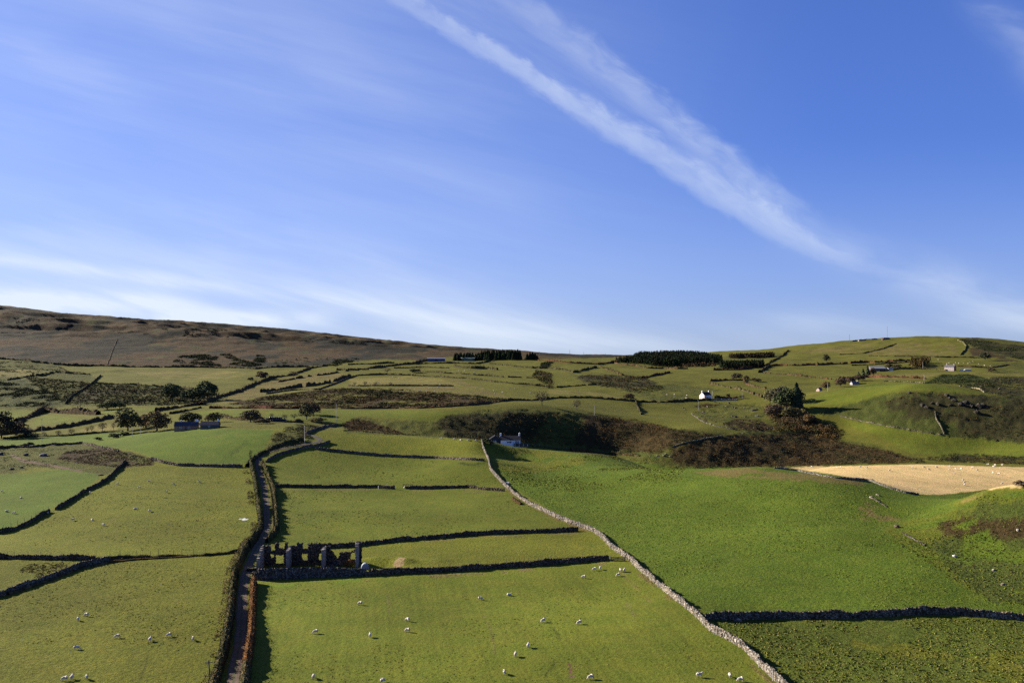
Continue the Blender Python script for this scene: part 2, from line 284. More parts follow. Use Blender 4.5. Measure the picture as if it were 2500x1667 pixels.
# drilled lines in the front field, mowing lines in the bright one
for poly in ([(640,1460),(900,1430),(1480,1400),(1600,1420),(1900,1680),(600,1680)],):
    pu, pl = ulpoly(poly); STR[inpoly(pu, pl, UU, LL)] = 1.0
pu, pl = ulpoly([(1955,1141),(2040,1138),(2240,1133),(2500,1140),(2740,1185),(2300,1207),(2240,1206),(2060,1162)]); STR[inpoly(pu, pl, UU, LL)] = 1.0
for k_ in range(2): STR[1:-1, 1:-1] = (STR[2:, 1:-1]+STR[:-2, 1:-1]+STR[1:-1, 2:]+STR[1:-1, :-2])/4
for k_ in range(1):  # feather the cover edges a little
    CR[1:-1, 1:-1] = CR[1:-1, 1:-1]*.5+(CR[2:, 1:-1]+CR[:-2, 1:-1]+CR[1:-1, 2:]+CR[1:-1, :-2])*.125
# the rough ground really is lumpy
tus = fbm(XX/1.6, YY/1.6, 2, 91)*0.6+fbm(XX/4.5, YY/4.5, 2, 95)
amp = np.clip(RO-.25, 0, 1)
Z = Z0 + tus*amp*np.where(YY < 520, 0.22, 0.9)*np.clip((2600-YY)/1800, 0.3, 1) + fbm(XX/11, YY/11, 3, 97)*np.clip(RO-.5, 0, 1)*np.where(YY < 520, .6, 3.2)
# spoil heap and hollow beside the ruin
def bump(px, py, h, rx, ry):
    global Z
    s = spot(px, py); Z = Z + h*np.exp(-((XX-s.x)/rx)**2-((YY-s.y)/ry)**2)
for a in ((988,1372,1.2,3.4,3.5),(930,1366,1.0,6,3.0),(940,1378,-1.1,7,3.0),(1060,1370,.5,5,4)): bump(*a)
pu, pl = ulpoly([(958,1376),(975,1358),(990,1362),(985,1380),(970,1386)]); CR[inpoly(pu, pl, UU, LL)] = (.17,.13,.06)
for pp, cc_ in (([(583,1266),(596,1264.5),(608,1267),(596,1270)], (.5,.5,.47)), ([(1387,1619),(1393,1619),(1397,1645),(1390,1645)], (.10,.06,.035)), ([(1390,1646),(1403,1648),(1400,1655),(1388,1653)], (.13,.09,.05))):
    pu, pl = ulpoly(pp, 3); CR[inpoly(pu, pl, UU, LL)] = cc_

# ---------------------------------------------------------------- node helpers
def new_mat(name):
    m = bpy.data.materials.new(name); m.use_nodes = True
    nt = m.node_tree; nt.nodes.clear()
    out = nt.nodes.new('ShaderNodeOutputMaterial'); b = nt.nodes.new('ShaderNodeBsdfPrincipled')
    nt.links.new(b.outputs[0], out.inputs[0])
    b.inputs['Roughness'].default_value = 0.95; b.inputs['Specular IOR Level'].default_value = 0.12
    return m, nt, b
class G:
    """little wrapper that writes math as nodes"""
    def __init__(s, nt): s.nt = nt
    def put(s, sock, v):
        if v is None: return
        if isinstance(v, (int, float)): sock.default_value = v
        elif isinstance(v, tuple): sock.default_value = v if len(sock.default_value) == len(v) else v+(1,)
        else: s.nt.links.new(v, sock)
    def m(s, op, a, b=None, c=None, clamp=False):
        n = s.nt.nodes.new('ShaderNodeMath'); n.operation = op; n.use_clamp = clamp
        s.put(n.inputs[0], a); s.put(n.inputs[1], b); s.put(n.inputs[2], c); return n.outputs[0]
    def noise(s, vec, scale, detail=3, rough=.55, dist=0.0, color=False):
        n = s.nt.nodes.new('ShaderNodeTexNoise'); s.nt.links.new(vec, n.inputs['Vector'])
        n.inputs['Scale'].default_value = scale; n.inputs['Detail'].default_value = detail; n.inputs['Roughness'].default_value = rough; n.inputs['Distortion'].default_value = dist
        return n.outputs[1 if color else 0]
    def ss(s, v, a, b, lo=0.0, hi=1.0):
        n = s.nt.nodes.new('ShaderNodeMapRange'); n.interpolation_type = 'SMOOTHSTEP'
        s.put(n.inputs[0], v); s.put(n.inputs[1], a); s.put(n.inputs[2], b); s.put(n.inputs[3], lo); s.put(n.inputs[4], hi); return n.outputs[0]
    def mix(s, f, a, b, mode='MIX'):
        n = s.nt.nodes.new('ShaderNodeMix'); n.data_type = 'RGBA'; n.blend_type = mode; n.clamp_factor = True
        s.put(n.inputs[0], f); s.put(n.inputs[6], a); s.put(n.inputs[7], b); return n.outputs[2]
    def xyz(s, x, y, z=0.0):
        n = s.nt.nodes.new('ShaderNodeCombineXYZ'); s.put(n.inputs[0], x); s.put(n.inputs[1], y); s.put(n.inputs[2], z); return n.outputs[0]
    def sep(s, v):
        n = s.nt.nodes.new('ShaderNodeSeparateXYZ'); s.nt.links.new(v, n.inputs[0]); return n.outputs
    def attr(s, name):
        n = s.nt.nodes.new('ShaderNodeAttribute'); n.attribute_name = name; return n
    def coord(s, which='Object'):
        return s.nt.nodes.new('ShaderNodeTexCoord').outputs[which]
    def bump(s, h, strength, dist):
        n = s.nt.nodes.new('ShaderNodeBump'); s.put(n.inputs['Height'], h); s.put(n.inputs['Strength'], strength); n.inputs['Distance'].default_value = dist; return n.outputs[0]
    def scale(s, v, f):
        n = s.nt.nodes.new('ShaderNodeVectorMath'); n.operation = 'MULTIPLY'; s.put(n.inputs[0], v); n.inputs[1].default_value = f; return n.outputs[0]

def ground_mat():
    m, nt, b = new_mat('pasture'); g = G(nt)
    co = g.coord('Object'); a = g.attr('cover'); ro = g.attr('lump').outputs['Fac']; st = g.attr('drill').outputs['Fac']
    big = g.noise(co, .028, 4); mid = g.noise(co, .16, 4, .6); fine = g.noise(co, 1.1, 4, .7); tiny = g.noise(co, 3.2, 3, .75)
    v = g.m('MULTIPLY_ADD', big, .80, .48)
    c = g.mix(1.0, a.outputs['Color'], g.xyz(v, v, v), 'MULTIPLY')
    # older, yellower swards where the broad noise runs high
    c = g.mix(g.ss(mid, .46, .70, 0, .42), c, g.mix(1.0, c, (1.30, 1.08, 1.2, 1), 'MULTIPLY'))
    c = g.mix(g.ss(mid, .52, .34, 0, .45), c, g.mix(1.0, c, (.74, .86, .72, 1), 'MULTIPLY'))
    f = g.m('ADD', g.m('MULTIPLY', fine, .6), g.m('MULTIPLY', tiny, .4))
    dk = g.ss(f, .34, .62, .40, 1.38)
    c = g.mix(g.m('MULTIPLY_ADD', ro, .8, .25, True), c, g.mix(1.0, c, g.xyz(dk, dk, dk), 'MULTIPLY'))
    # drill rows running up the field
    sx = g.sep(co)
    row = g.m('ADD', g.m('ADD', sx[0], g.m('MULTIPLY', sx[1], .16)), g.m('MULTIPLY', mid, 3.0))
    w1 = g.noise(g.xyz(g.m('MULTIPLY', row, 1.0), g.m('MULTIPLY', sx[1], .02), 0.0), .9, 2)
    lines = g.ss(w1, .3, .7, .91, 1.08)
    c = g.mix(st, c, g.mix(1.0, c, g.xyz(lines, lines, lines), 'MULTIPLY'))
    nt.links.new(c, b.inputs['Base Color'])
    h = g.m('ADD', g.m('MULTIPLY', fine, .75), g.m('MULTIPLY', tiny, .3))
    nt.links.new(g.bump(h, g.m('MULTIPLY_ADD', ro, 1.1, .2, True), .8), b.inputs['Normal'])
    b.inputs['Roughness'].default_value = 1.0; b.inputs['Specular IOR Level'].default_value = .05
    return m

def mesh_np(name, verts, faces, mats=(), smooth=False, parent=None, attrs=None, mi=None):
    """verts Nx3, faces: list of index arrays (each MxK); one mesh object"""
    me = bpy.data.meshes.new(name); verts = np.asarray(verts, np.float32)
    faces = [np.asarray(f, np.int32) for f in (faces if isinstance(faces, list) else [faces]) if len(f)]
    me.vertices.add(len(verts)); me.vertices.foreach_set('co', verts.ravel())
    loops = np.concatenate([f.ravel() for f in faces]); tot = np.concatenate([np.full(len(f), f.shape[1], np.int32) for f in faces])
    me.loops.add(len(loops)); me.loops.foreach_set('vertex_index', loops)
    me.polygons.add(len(tot)); me.polygons.foreach_set('loop_start', np.concatenate([[0], np.cumsum(tot)[:-1]]).astype(np.int32))
    if mi is not None: me.polygons.foreach_set('material_index', np.asarray(mi, np.int32))
    me.update(calc_edges=True)
    me.polygons.foreach_set('use_smooth', np.full(len(tot), smooth))
    for k, v in (attrs or {}).items():
        v = np.asarray(v, np.float32)
        if v.ndim == 2:
            at_ = me.attributes.new(k, 'FLOAT_COLOR', 'POINT'); at_.data.foreach_set('color', np.concatenate([v, np.ones((len(v), 1), np.float32)], 1).ravel())
        else:
            at_ = me.attributes.new(k, 'FLOAT', 'POINT'); at_.data.foreach_set('value', v)
    for mt in mats: me.materials.append(mt)
    o = bpy.data.objects.new(name, me); col.objects.link(o)
    if parent is not None: o.parent = parent
    return o
nr, nc = Z.shape
idx = np.arange(nr*nc).reshape(nr, nc)
fq = np.stack([idx[:-1, :-1], idx[:-1, 1:], idx[1:, 1:], idx[1:, :-1]], -1).reshape(-1, 4)
GM = ground_mat()
ground = mesh_np('ground', np.stack([XX, YY, Z], -1).reshape(-1, 3), fq, [GM], True, attrs={'cover': CR.reshape(-1, 3), 'lump': RO.ravel(), 'drill': STR.ravel()})
ground['kind'] = 'structure'; ground['label'] = 'green patchwork of walled pasture rising to a brown moorland hill'
print('ground', round(time.time()-T0, 1))
# ---------------------------------------------------------------- materials for things
def tint_mat(name, rough=.95, nscale=1.2, lo=.7, hi=1.25, bump=0.0, bscale=3.0, spec=.1, obj=False):
    """colour from the 'tint' attribute, broken up by noise"""
    m, nt, b = new_mat(name); g = G(nt); co = g.coord('Object')
    n = g.ss(g.noise(co, nscale, 4, .65), .3, .7, lo, hi)
    c = g.mix(1.0, g.attr('tint').outputs['Color'], g.xyz(n, n, n), 'MULTIPLY')
    if obj:
        oi = nt.nodes.new('ShaderNodeObjectInfo'); c = g.mix(1.0, c, oi.outputs['Color'], 'MULTIPLY')
    nt.links.new(c, b.inputs['Base Color']); b.inputs['Roughness'].default_value = rough; b.inputs['Specular IOR Level'].default_value = spec
    if bump: nt.links.new(g.bump(g.noise(co, bscale, 4, .7), 1.0, bump), b.inputs['Normal'])
    return m
def leaf_mat():
    m, nt, b = new_mat('foliage'); g = G(nt)
    oi = nt.nodes.new('ShaderNodeObjectInfo')
    c = g.mix(1.0, g.attr('tint').outputs['Color'], oi.outputs['Color'], 'MULTIPLY')
    n = g.ss(g.noise(g.coord('Object'), .6, 3, .6), .3, .7, .75, 1.2)
    n = g.m('MULTIPLY', n, .7)
    c = g.mix(1.0, c, g.xyz(n, n, n), 'MULTIPLY')
    nt.links.new(c, b.inputs['Base Color']); b.inputs['Roughness'].default_value = 1.0; b.inputs['Specular IOR Level'].default_value = .03
    return m
def stone_mat(name, scale=2.2):
    m, nt, b = new_mat(name); g = G(nt); co = g.coord('Object')
    v = nt.nodes.new('ShaderNodeTexVoronoi'); v.inputs['Scale'].default_value = scale; nt.links.new(g.scale(co, (1, 1, 1.7)), v.inputs['Vector'])
    cell = g.sep(v.outputs['Color'])
    k = g.m('MULTIPLY_ADD', cell[0], 1.1, .40)
    c = g.mix(1.0, g.attr('tint').outputs['Color'], g.xyz(k, k, k), 'MULTIPLY')
    c = g.mix(g.ss(cell[1], .55, .9, 0, .55), c, g.mix(1.0, c, (1.12, .92, .70, 1), 'MULTIPLY'))
    c = g.mix(g.ss(g.noise(co, .7, 4, .6), .55, .72, 0, .6), c, (.075, .085, .035, 1))
    gap = g.ss(v.outputs['Distance'], .38, .55, 1.0, .35)
    c = g.mix(1.0, c, g.xyz(gap, gap, gap), 'MULTIPLY')
    nt.links.new(c, b.inputs['Base Color']); b.inputs['Roughness'].default_value = .95
    nt.links.new(g.bump(g.m('SUBTRACT', 1.0, v.outputs['Distance']), .9, .12), b.inputs['Normal'])
    return m
LEAF = leaf_mat(); STONE = stone_mat('dry_stone'); STONEF = stone_mat('field_stone', 1.2); PAINTED = tint_mat('weathered_paint', .85, .8, .86, 1.1, spec=.2); BARK = tint_mat('bark', .95, 2.0, .6, 1.2, .03, 6)
EARTH = tint_mat('lane_gravel', .98, 1.4, .75, 1.25, .04, 3); WOOL = tint_mat('wool', 1.0, 9.0, .88, 1.06, .02, 26, .03); METAL = tint_mat('sheet_metal', .55, 1.5, .85, 1.1, spec=.35)

def tag(o, label, cat, group=None, kind=None):
    o['label'] = label; o['category'] = cat
    if group: o['group'] = group
    if kind: o['kind'] = kind
    return o
def empty(name, loc, rz=0.0):
    e = bpy.data.objects.new(name, None); col.objects.link(e); e.location = loc; e.rotation_euler = (0, 0, rz); e.empty_display_size = .5
    return e
# ---- leaf clusters
def quads_from(cent, nrm, size, tint, r, asp=0.75):
    """one small leaf spray (a quad) per centre, facing nrm"""
    n = len(cent); nrm = nrm/np.maximum(np.linalg.norm(nrm, axis=1, keepdims=True), 1e-6)
    a = np.cross(nrm, r.normal(size=(n, 3))); a /= np.maximum(np.linalg.norm(a, axis=1, keepdims=True), 1e-6)
    b = np.cross(nrm, a); s = np.asarray(size).reshape(-1, 1)*np.ones((n, 1))
    a = a*s*.5; b = b*s*.5*asp
    k = r.uniform(.6, 1.15, (n, 4, 1))
    v = np.stack([cent-a-b*.6, cent+a*.3-b, cent+a+b*.5, cent-a*.4+b], 1)
    v = cent[:, None]+(v-cent[:, None])*k
    return v.reshape(-1, 3), np.arange(4*n).reshape(n, 4), np.repeat(tint, 4, axis=0)
def pick(colors, n, r, var=.18):
    c = np.array(colors)[r.integers(0, len(colors), n)]
    return c*(1+r.normal(0, var, (n, 1)))
GORSE=[(.038,.046,.018),(.048,.056,.022),(.030,.038,.016)]; RUST=[(.115,.066,.021),(.090,.056,.020),(.074,.056,.021)]; BROWN=[(.115,.080,.040),(.098,.070,.034),(.125,.080,.043)]
OLV=[(.070,.070,.028),(.085,.078,.032),(.055,.058,.024)]; STRAW=[(.22,.155,.070),(.17,.125,.055),(.13,.105,.045)]; FIRD=[(.022,.034,.016),(.030,.042,.018),(.018,.028,.014)]; AUT=[(.125,.080,.028),(.100,.074,.028),(.080,.070,.026)]
HAW=[(.120,.095,.050),(.135,.108,.056),(.098,.086,.042)]
# ---- walls
def resample(p, step):
    d = np.concatenate([[0], np.cumsum(np.hypot(*np.diff(p, axis=0).T))]); n = max(2, int(d[-1]/step)+1)
    t = np.linspace(0, d[-1], n); return np.stack([np.interp(t, d, p[:, 0]), np.interp(t, d, p[:, 1])], 1), t
def wall(pl, label, h=1.4, w=.62, step=None, tint=(.34, .31, .27), group='dry stone field walls', name='stone_wall', cap=True, mat=None, hvar=.12, gaps=(), world=None, htaper=None):
    p = trace(pl, label) if world is None else np.asarray(world, float)
    Ym = p[:, 1].mean(); step = step or max(.28, Ym/1400)
    q, t = resample(p, step); n = len(q)
    r = np.random.default_rng(abs(hash(label)) % 9999 if False else sum(map(ord, label)))
    d = np.gradient(q, axis=0); d /= np.maximum(np.linalg.norm(d, axis=1, keepdims=True), 1e-6); nx = np.stack([d[:, 1], -d[:, 0]], 1)
    prof = [(-.5, -.35), (-.46, .30), (-.40, .62), (-.33, .93), (0, 1.06), (.33, .93), (.40, .62), (.46, .30), (.5, -.35)]
    hh = h*(1+hvar*fbm(t/6, t*0+3.3, 3, 5)*1.8+hvar*.8*fbm(t/1.3, t*0+1.3, 2, 6)) + r.normal(0, .07, n)
    hh = np.where(vnoise(t/8.0, t*0+.9, 41) > .80, hh*.68, hh)
    if htaper is not None: hh *= np.interp(t/t[-1], np.linspace(0, 1, len(htaper)), htaper)
    vs = []
    for (a, b) in prof:
        j = r.normal(0, .085 if step < .5 else .06, (n, 2)); off = a*w*(1.0)+j[:, 0]
        x = q[:, 0]+nx[:, 0]*off; y = q[:, 1]+nx[:, 1]*off
        base = height(q[:, 0], q[:, 1])
        vs.append(np.stack([x, y, (base+np.where(b > 0, b*hh, b)+j[:, 1]*(b > 0.2))], 1))
    V = np.stack(vs, 1); m = V.shape[1]; I = np.arange(n*m).reshape(n, m)
    f = np.stack([I[:-1, :-1], I[1:, :-1], I[1:, 1:], I[:-1, 1:]], -1).reshape(-1, 4)
    keep = np.ones(len(f), bool)
    V = V.reshape(-1, 3); tin = np.array(tint)[None]*np.clip(1+r.normal(0, .32, (len(V), 1)), .3, 2)*(1+.35*fbm(V[:, 0]/2.5, V[:, 1]/2.5, 2, 5))[:, None]
    caps = np.array([I[0][::-1], I[-1]])
    fl = [f, caps]
    # loose cope stones along the top
    if cap:
        k = int(n*.8); i = r.integers(0, n, k); c = np.stack([q[i, 0], q[i, 1], height(q[i, 0], q[i, 1])+hh[i]*1.0], 1)+r.normal(0, .06, (k, 3))
        sz = r.uniform(.13, .30, (k, 1))*max(1, step/.35)
        oc = np.array([(1, 0, 0), (0, 1, 0), (-1, 0, 0), (0, -1, 0), (0, 0, 1), (0, 0, -1)], float)
        vv = c[:, None]+oc[None]*sz[:, None]*r.uniform(.6, 1.3, (k, 6, 1)); of = np.array([(0, 1, 4), (1, 2, 4), (2, 3, 4), (3, 0, 4), (1, 0, 5), (2, 1, 5), (3, 2, 5), (0, 3, 5)])
        fl.append((of[None]+len(V)+np.arange(k)[:, None, None]*6).reshape(-1, 3)); V = np.concatenate([V, vv.reshape(-1, 3)])
        tin = np.concatenate([tin, np.repeat(np.array(tint)[None]*r.uniform(.75, 1.35, (k, 1)), 6, 0)])
    o = mesh_np(name, V, fl, [mat or STONE], False, attrs={'tint': np.clip(tin, .01, .8)})
    return tag(o, label, 'wall', group)
# ---- hedges
def hedge(pl, label, h=1.8, w=1.8, cols=BROWN, dens=9.0, size=.55, name='hedge', cat='hedge', group='field hedges', gap=0.0, jag=.35, world=None, core=.75):
    p = trace(pl, label) if world is None else np.asarray(world, float)
    if len(p) < 2: print('SHORT', label); return None
    r = np.random.default_rng(sum(map(ord, label)))
    q, t = resample(p, 1.0); n = int(max(20, t[-1]*dens))
    tt = r.uniform(0, t[-1], n)
    if gap:
        keep = vnoise(tt/7.0, tt*0+1.7, len(label)) > gap; tt = tt[keep]; n = len(tt)
    x = np.interp(tt, t, q[:, 0]); y = np.interp(tt, t, q[:, 1])
    d = np.gradient(q, axis=0); nx = np.interp(tt, t, d[:, 1]); ny = np.interp(tt, t, -d[:, 0]); l = np.hypot(nx, ny); nx /= l; ny /= l
    hh = h*np.clip(1+jag*1.9*fbm(tt/3.5, tt*0+.7, 3, 8)+jag*1.5*fbm(tt/22, tt*0+9, 2, 4), .25, 2.4)
    th = r.uniform(-.15, math.pi+.15, n); rad = np.sqrt(r.uniform(.25, 1, n))
    ox = np.cos(th)*rad*w*.5; oz = np.maximum(np.sin(th)*rad, 0.02)
    px_ = x+nx*ox; py_ = y+ny*ox
    c = np.stack([px_, py_, height(px_, py_)+oz*hh], 1)
    nr_ = np.stack([nx*np.cos(th), ny*np.cos(th), np.sin(th)+.15], 1)*1.0+r.normal(0, .75, (n, 3))
    cc_ = np.array(cols); ci_ = (np.clip(vnoise(tt/4.5, tt*0+.3, 13)*1.5-.25, 0, .999)*len(cols)).astype(int); tin = cc_[np.where(r.random(n) < .65, ci_, r.integers(0, len(cols), n))]*(1+r.normal(0, .2, (n, 1)))
    v, f, tv = quads_from(c, nr_, r.uniform(.6, 1.35, n)*size, tin, r)
    fl = [f]
    if core:      # the packed twigs and earth inside
        qq = q; dd = d/np.maximum(np.linalg.norm(d, axis=1, keepdims=True), 1e-6); nn_ = np.stack([dd[:, 1], -dd[:, 0]], 1); m_ = len(qq)
        hc = h*core*np.clip(1+jag*1.9*fbm(t/3.5, t*0+.7, 3, 8)+jag*1.5*fbm(t/22, t*0+9, 2, 4), .2, 2)*np.where(vnoise(t/7.0, t*0+1.7, len(label)) > gap, 1, .02)
        rows = [np.stack([qq[:, 0]+nn_[:, 0]*a*w, qq[:, 1]+nn_[:, 1]*a*w, height(qq[:, 0]+nn_[:, 0]*a*w, qq[:, 1]+nn_[:, 1]*a*w)+np.where(b_ > 0, b_*hc, b_)], 1) for a, b_ in ((-.42, -.3), (-.30, .75), (0, 1.0), (.30, .75), (.42, -.3))]
        Vc = np.stack(rows, 1); I = np.arange(m_*5).reshape(m_, 5)+len(v); cf_ = np.stack([I[:-1, :-1], I[1:, :-1], I[1:, 1:], I[:-1, 1:]], -1).reshape(-1, 4)
        v = np.concatenate([v, Vc.reshape(-1, 3)]); tv = np.concatenate([tv, pick(cols, m_*5, r)*.8]); fl.append(cf_)
    o = mesh_np(name, v, fl, [LEAF], False, attrs={'tint': np.clip(tv, .005, .6)})
    return tag(o, label, cat, group)
# ---- patches of low scrub nobody could count
def scrub(poly, name, label, per=.05, rad=(.8, 1.8), hgt=.8, leaves=14, size=.6, cols=GORSE, patch=0.0, pscale=14.0, seed=1):
    pu, pl = ulpoly(poly); r = np.random.default_rng(seed)
    px_ = np.exp(pl)*pu; x0, x1, y0, y1 = px_.min(), px_.max(), np.exp(pl.min()), np.exp(pl.max())
    n = int((x1-x0)*(y1-y0)*per); X_ = r.uniform(x0, x1, n); Y_ = r.uniform(y0, y1, n)
    k = inpoly(pu, pl, X_/Y_, np.log(Y_))
    if patch: k &= fbm(X_/pscale, Y_/pscale, 3, seed+40) > patch
    X_, Y_ = X_[k], Y_[k]; n = len(X_)
    if n == 0: print('EMPTY', label); return
    R_ = r.uniform(*rad, n)
    cc = np.array(cols); ci = (np.clip(vnoise(X_/18, Y_/18, seed)*1.4-.2, 0, .999)*len(cols)).astype(int)
    bc = cc[np.where(r.random(n) < .7, ci, r.integers(0, len(cols), n))]*(1+r.normal(0, .15, (n, 1)))
    i = np.repeat(np.arange(n), leaves); m = len(i)
    dv = r.normal(size=(m, 3)); dv[:, 2] = np.abs(dv[:, 2]); dv /= np.linalg.norm(dv, axis=1, keepdims=True)
    rr = (R_[i]*r.uniform(.6, 1.05, m))[:, None]
    c = np.stack([X_[i], Y_[i], height(X_, Y_)[i]-.1], 1)+dv*rr*np.array([1, 1, hgt])
    v, f, tv = quads_from(c, dv+r.normal(0, .5, (m, 3)), r.uniform(.6, 1.3, m)*size, bc[i]*(1+r.normal(0, .12, (m, 1))), r)
    o = mesh_np(name, v, f, [LEAF], False, attrs={'tint': np.clip(tv, .005, .6)})
    return tag(o, label, name.replace('_', ' '), kind='stuff')
# ---- trees: shared meshes in unit size, built once
def tube(p0, p1, r0, r1, k=6):
    p0, p1 = np.array(p0, float), np.array(p1, float); d = p1-p0; d /= np.linalg.norm(d)
    a = np.cross(d, (0, 0, 1) if abs(d[2]) < .9 else (1, 0, 0)); a /= np.linalg.norm(a); b = np.cross(d, a)
    an = np.linspace(0, 2*np.pi, k, endpoint=False)
    ring = np.cos(an)[:, None]*a+np.sin(an)[:, None]*b
    v = np.concatenate([p0+ring*r0, p1+ring*r1]); i = np.arange(k); j = (i+1) % k
    return v, np.stack([i, j, j+k, i+k], 1)
def join(parts):
    V, Fs, o = [], [], 0
    for v, f in parts: V.append(v); Fs.append(f+o); o += len(v)
    return np.concatenate(V), np.concatenate(Fs)
TREE = {}
def tree_meshes(kind, seed):
    """unit tree: 1 high, 1 wide"""
    key = (kind, seed)
    if key in TREE: return TREE[key]
    r = np.random.default_rng(seed*31+len(kind)); parts = []
    if kind == 'conifer':
        parts.append(tube((0, 0, -.03), (0, 0, .92), .03, .006))
        n = 1900; z = r.uniform(.04, 1.0, n)**1.0; lay = np.floor(z*11)/11; tier = 1-.35*((z-lay)*11)
        rad = .5*(1-z)**.75*tier*(.8+.25*vnoise(z*9, z*0+seed, seed)); an = r.uniform(0, 2*np.pi, n); q = np.sqrt(r.uniform(.35, 1, n))
        c = np.stack([np.cos(an)*rad*q, np.sin(an)*rad*q, z-.05*q], 1); nn = np.stack([np.cos(an), np.sin(an), 0*an+.55], 1)+r.normal(0, .4, (n, 3))
        sz = r.uniform(.08, .15, n); tin = pick([(1, 1, 1), (.8, .82, .8), (1.2, 1.2, 1.1)], n, r, .15)
    else:
        sparse = kind == 'bare'; low = kind == 'bush'; round_ = kind == 'round'
        top = .20 if not low and not sparse else .30 if sparse else .05
        parts.append(tube((0, 0, -.04), (.01, 0, top), .035 if not low else .02, .025))
        lob = []
        nl = 13 if not low else 8
        for k in range(nl):
            an = k*2.4+r.uniform(-.4, .4); e = (k+.5)/nl
            rr = .31*math.sqrt(max(.05, 1-(e*1.5-.55)**2))*(r.uniform(.8, 1.1)); zc = (.26+.52*e) if not low else .16+.50*e
            if round_: zc = .20+.60*e
            if sparse: zc = .36+.44*e
            c = np.array((math.cos(an)*rr, math.sin(an)*rr, zc)); lob.append((c, r.uniform(.13, .24)*(1.3 if round_ else 1 if sparse else 1.18)))
            parts.append(tube((0, 0, top*.9), c, .016, .004, 5))
            for _ in range(3 if sparse else 1):
                e2 = c+r.normal(0, .12, 3)+(0, 0, .05); parts.append(tube(c*.85+np.array((0, 0, .02)), e2, .006, .0015, 4))
        n = 620 if sparse else 1700
        li = r.integers(0, nl, n); dv = r.normal(size=(n, 3)); dv /= np.linalg.norm(dv, axis=1, keepdims=True); dv[:, 2] = np.where(dv[:, 2] < -.4, -dv[:, 2], dv[:, 2])
        cl = np.array([l[0] for l in lob])[li]; rl = np.array([l[1] for l in lob])[li]
        c = cl+dv*(rl*r.uniform(.55, 1.08, n)**.5)[:, None]; c[:, 2] = np.where(c[:, 2] < .03, .03+r.uniform(0, .2, n), c[:, 2])
        nn = dv+r.normal(0, .5, (n, 3)); sz = r.uniform(.05, .105, n)*(1.0 if not sparse else .62)
        tin = pick([(1, 1, 1), (.82, .85, .82), (1.2, 1.15, 1.0)], n, r, .16)
    tv, tf = join(parts)
    cv, cf, ct = quads_from(c, nn, sz, tin, r)
    def mk(nm, v, f, mt, tc):
        me = bpy.data.meshes.new(nm); o = mesh_np(nm, v, f, [mt], False, attrs={'tint': tc}); m_ = o.data; bpy.data.objects.remove(o); return m_
    TREE[key] = (mk('trunk', tv, tf, BARK, np.tile((.10, .085, .065), (len(tv), 1))), mk('crown', cv, cf, LEAF, np.clip(ct, .02, 2)))
    return TREE[key]
TN = 0
def tree(kind, px, py, hpx, wpx, tintc, label, group=None, name=None, cat=None, Y=None, loc=None, tilt=0.0):
    global TN; TN += 1
    p = loc or (spot(px, py) if Y is None else at(px, Y)); k = p.y/F
    tm, cm = tree_meshes(kind, 1+TN % 4)
    if kind == 'bush':
        o = bpy.data.objects.new(name or 'bush', cm); col.objects.link(o); o.location = p; o.rotation_euler[2] = random.uniform(0, 6.28); o.scale = (wpx*k, wpx*k, hpx*k); o.color = (*tintc, 1)
        return tag(o, label, cat or 'bush', group)
    e = empty(name or {'conifer': 'conifer_tree', 'bush': 'bush', 'round': 'broadleaf_tree', 'broad': 'broadleaf_tree', 'bare': 'thin_tree'}[kind], p, random.uniform(0, 6.28))
    e.scale = (wpx*k, wpx*k, hpx*k)
    if tilt: e.rotation_euler[1] = 0; e.rotation_euler[0] = 0
    for nm, m_ in (('trunk', tm), ('crown', cm)):
        o = bpy.data.objects.new(nm, m_); col.objects.link(o); o.parent = e
        if nm == 'crown': o.color = (*tintc, 1)
    tag(e, label, cat or ('bush' if kind == 'bush' else 'tree'), group)
    return e

def tussocks(poly, label, per, cols, size=.22, blades=7, seed=1, name='grass_tussocks', patch=-.1, pscale=26.0, spread=.26, lim=(0, 1e9)):
    pu, pl = ulpoly(poly); r = np.random.default_rng(seed)
    X0 = np.exp(pl)*pu; x0, x1, y0, y1 = X0.min(), X0.max(), np.exp(pl.min()), np.exp(pl.max())
    n = int((x1-x0)*(y1-y0)*per); X_ = r.uniform(x0, x1, n); Y_ = r.uniform(y0, y1, n)
    k = inpoly(pu, pl, X_/Y_, np.log(Y_)) & (fbm(X_/pscale, Y_/pscale, 3, seed+4) > patch); X_, Y_ = X_[k], Y_[k]; n = len(X_)
    i = np.repeat(np.arange(n), blades); m = len(i); an = r.uniform(0, 6.28, m); rd = r.uniform(.1, 1, m)*spread; sc = r.uniform(.6, 1.5, n)[i]
    c = np.stack([X_[i]+np.cos(an)*rd*sc, Y_[i]+np.sin(an)*rd*sc, height(X_, Y_)[i]+r.uniform(.0, .38, m)*size*sc], 1)
    nn = np.stack([np.cos(an), np.sin(an), r.uniform(.5, 1.6, m)], 1)+r.normal(0, .3, (m, 3))
    cc = np.array(cols); bc = cc[r.integers(0, len(cols), n)]*(1+r.normal(0, .14, (n, 1)))
    v, f, tv = quads_from(c, nn, r.uniform(.7, 1.3, m)*size*sc, bc[i]*(1+r.normal(0, .1, (m, 1))), r)
    return tag(mesh_np(name, v, f, [LEAF], False, attrs={'tint': np.clip(tv, .005, .6)}), label, 'grass', kind='stuff')
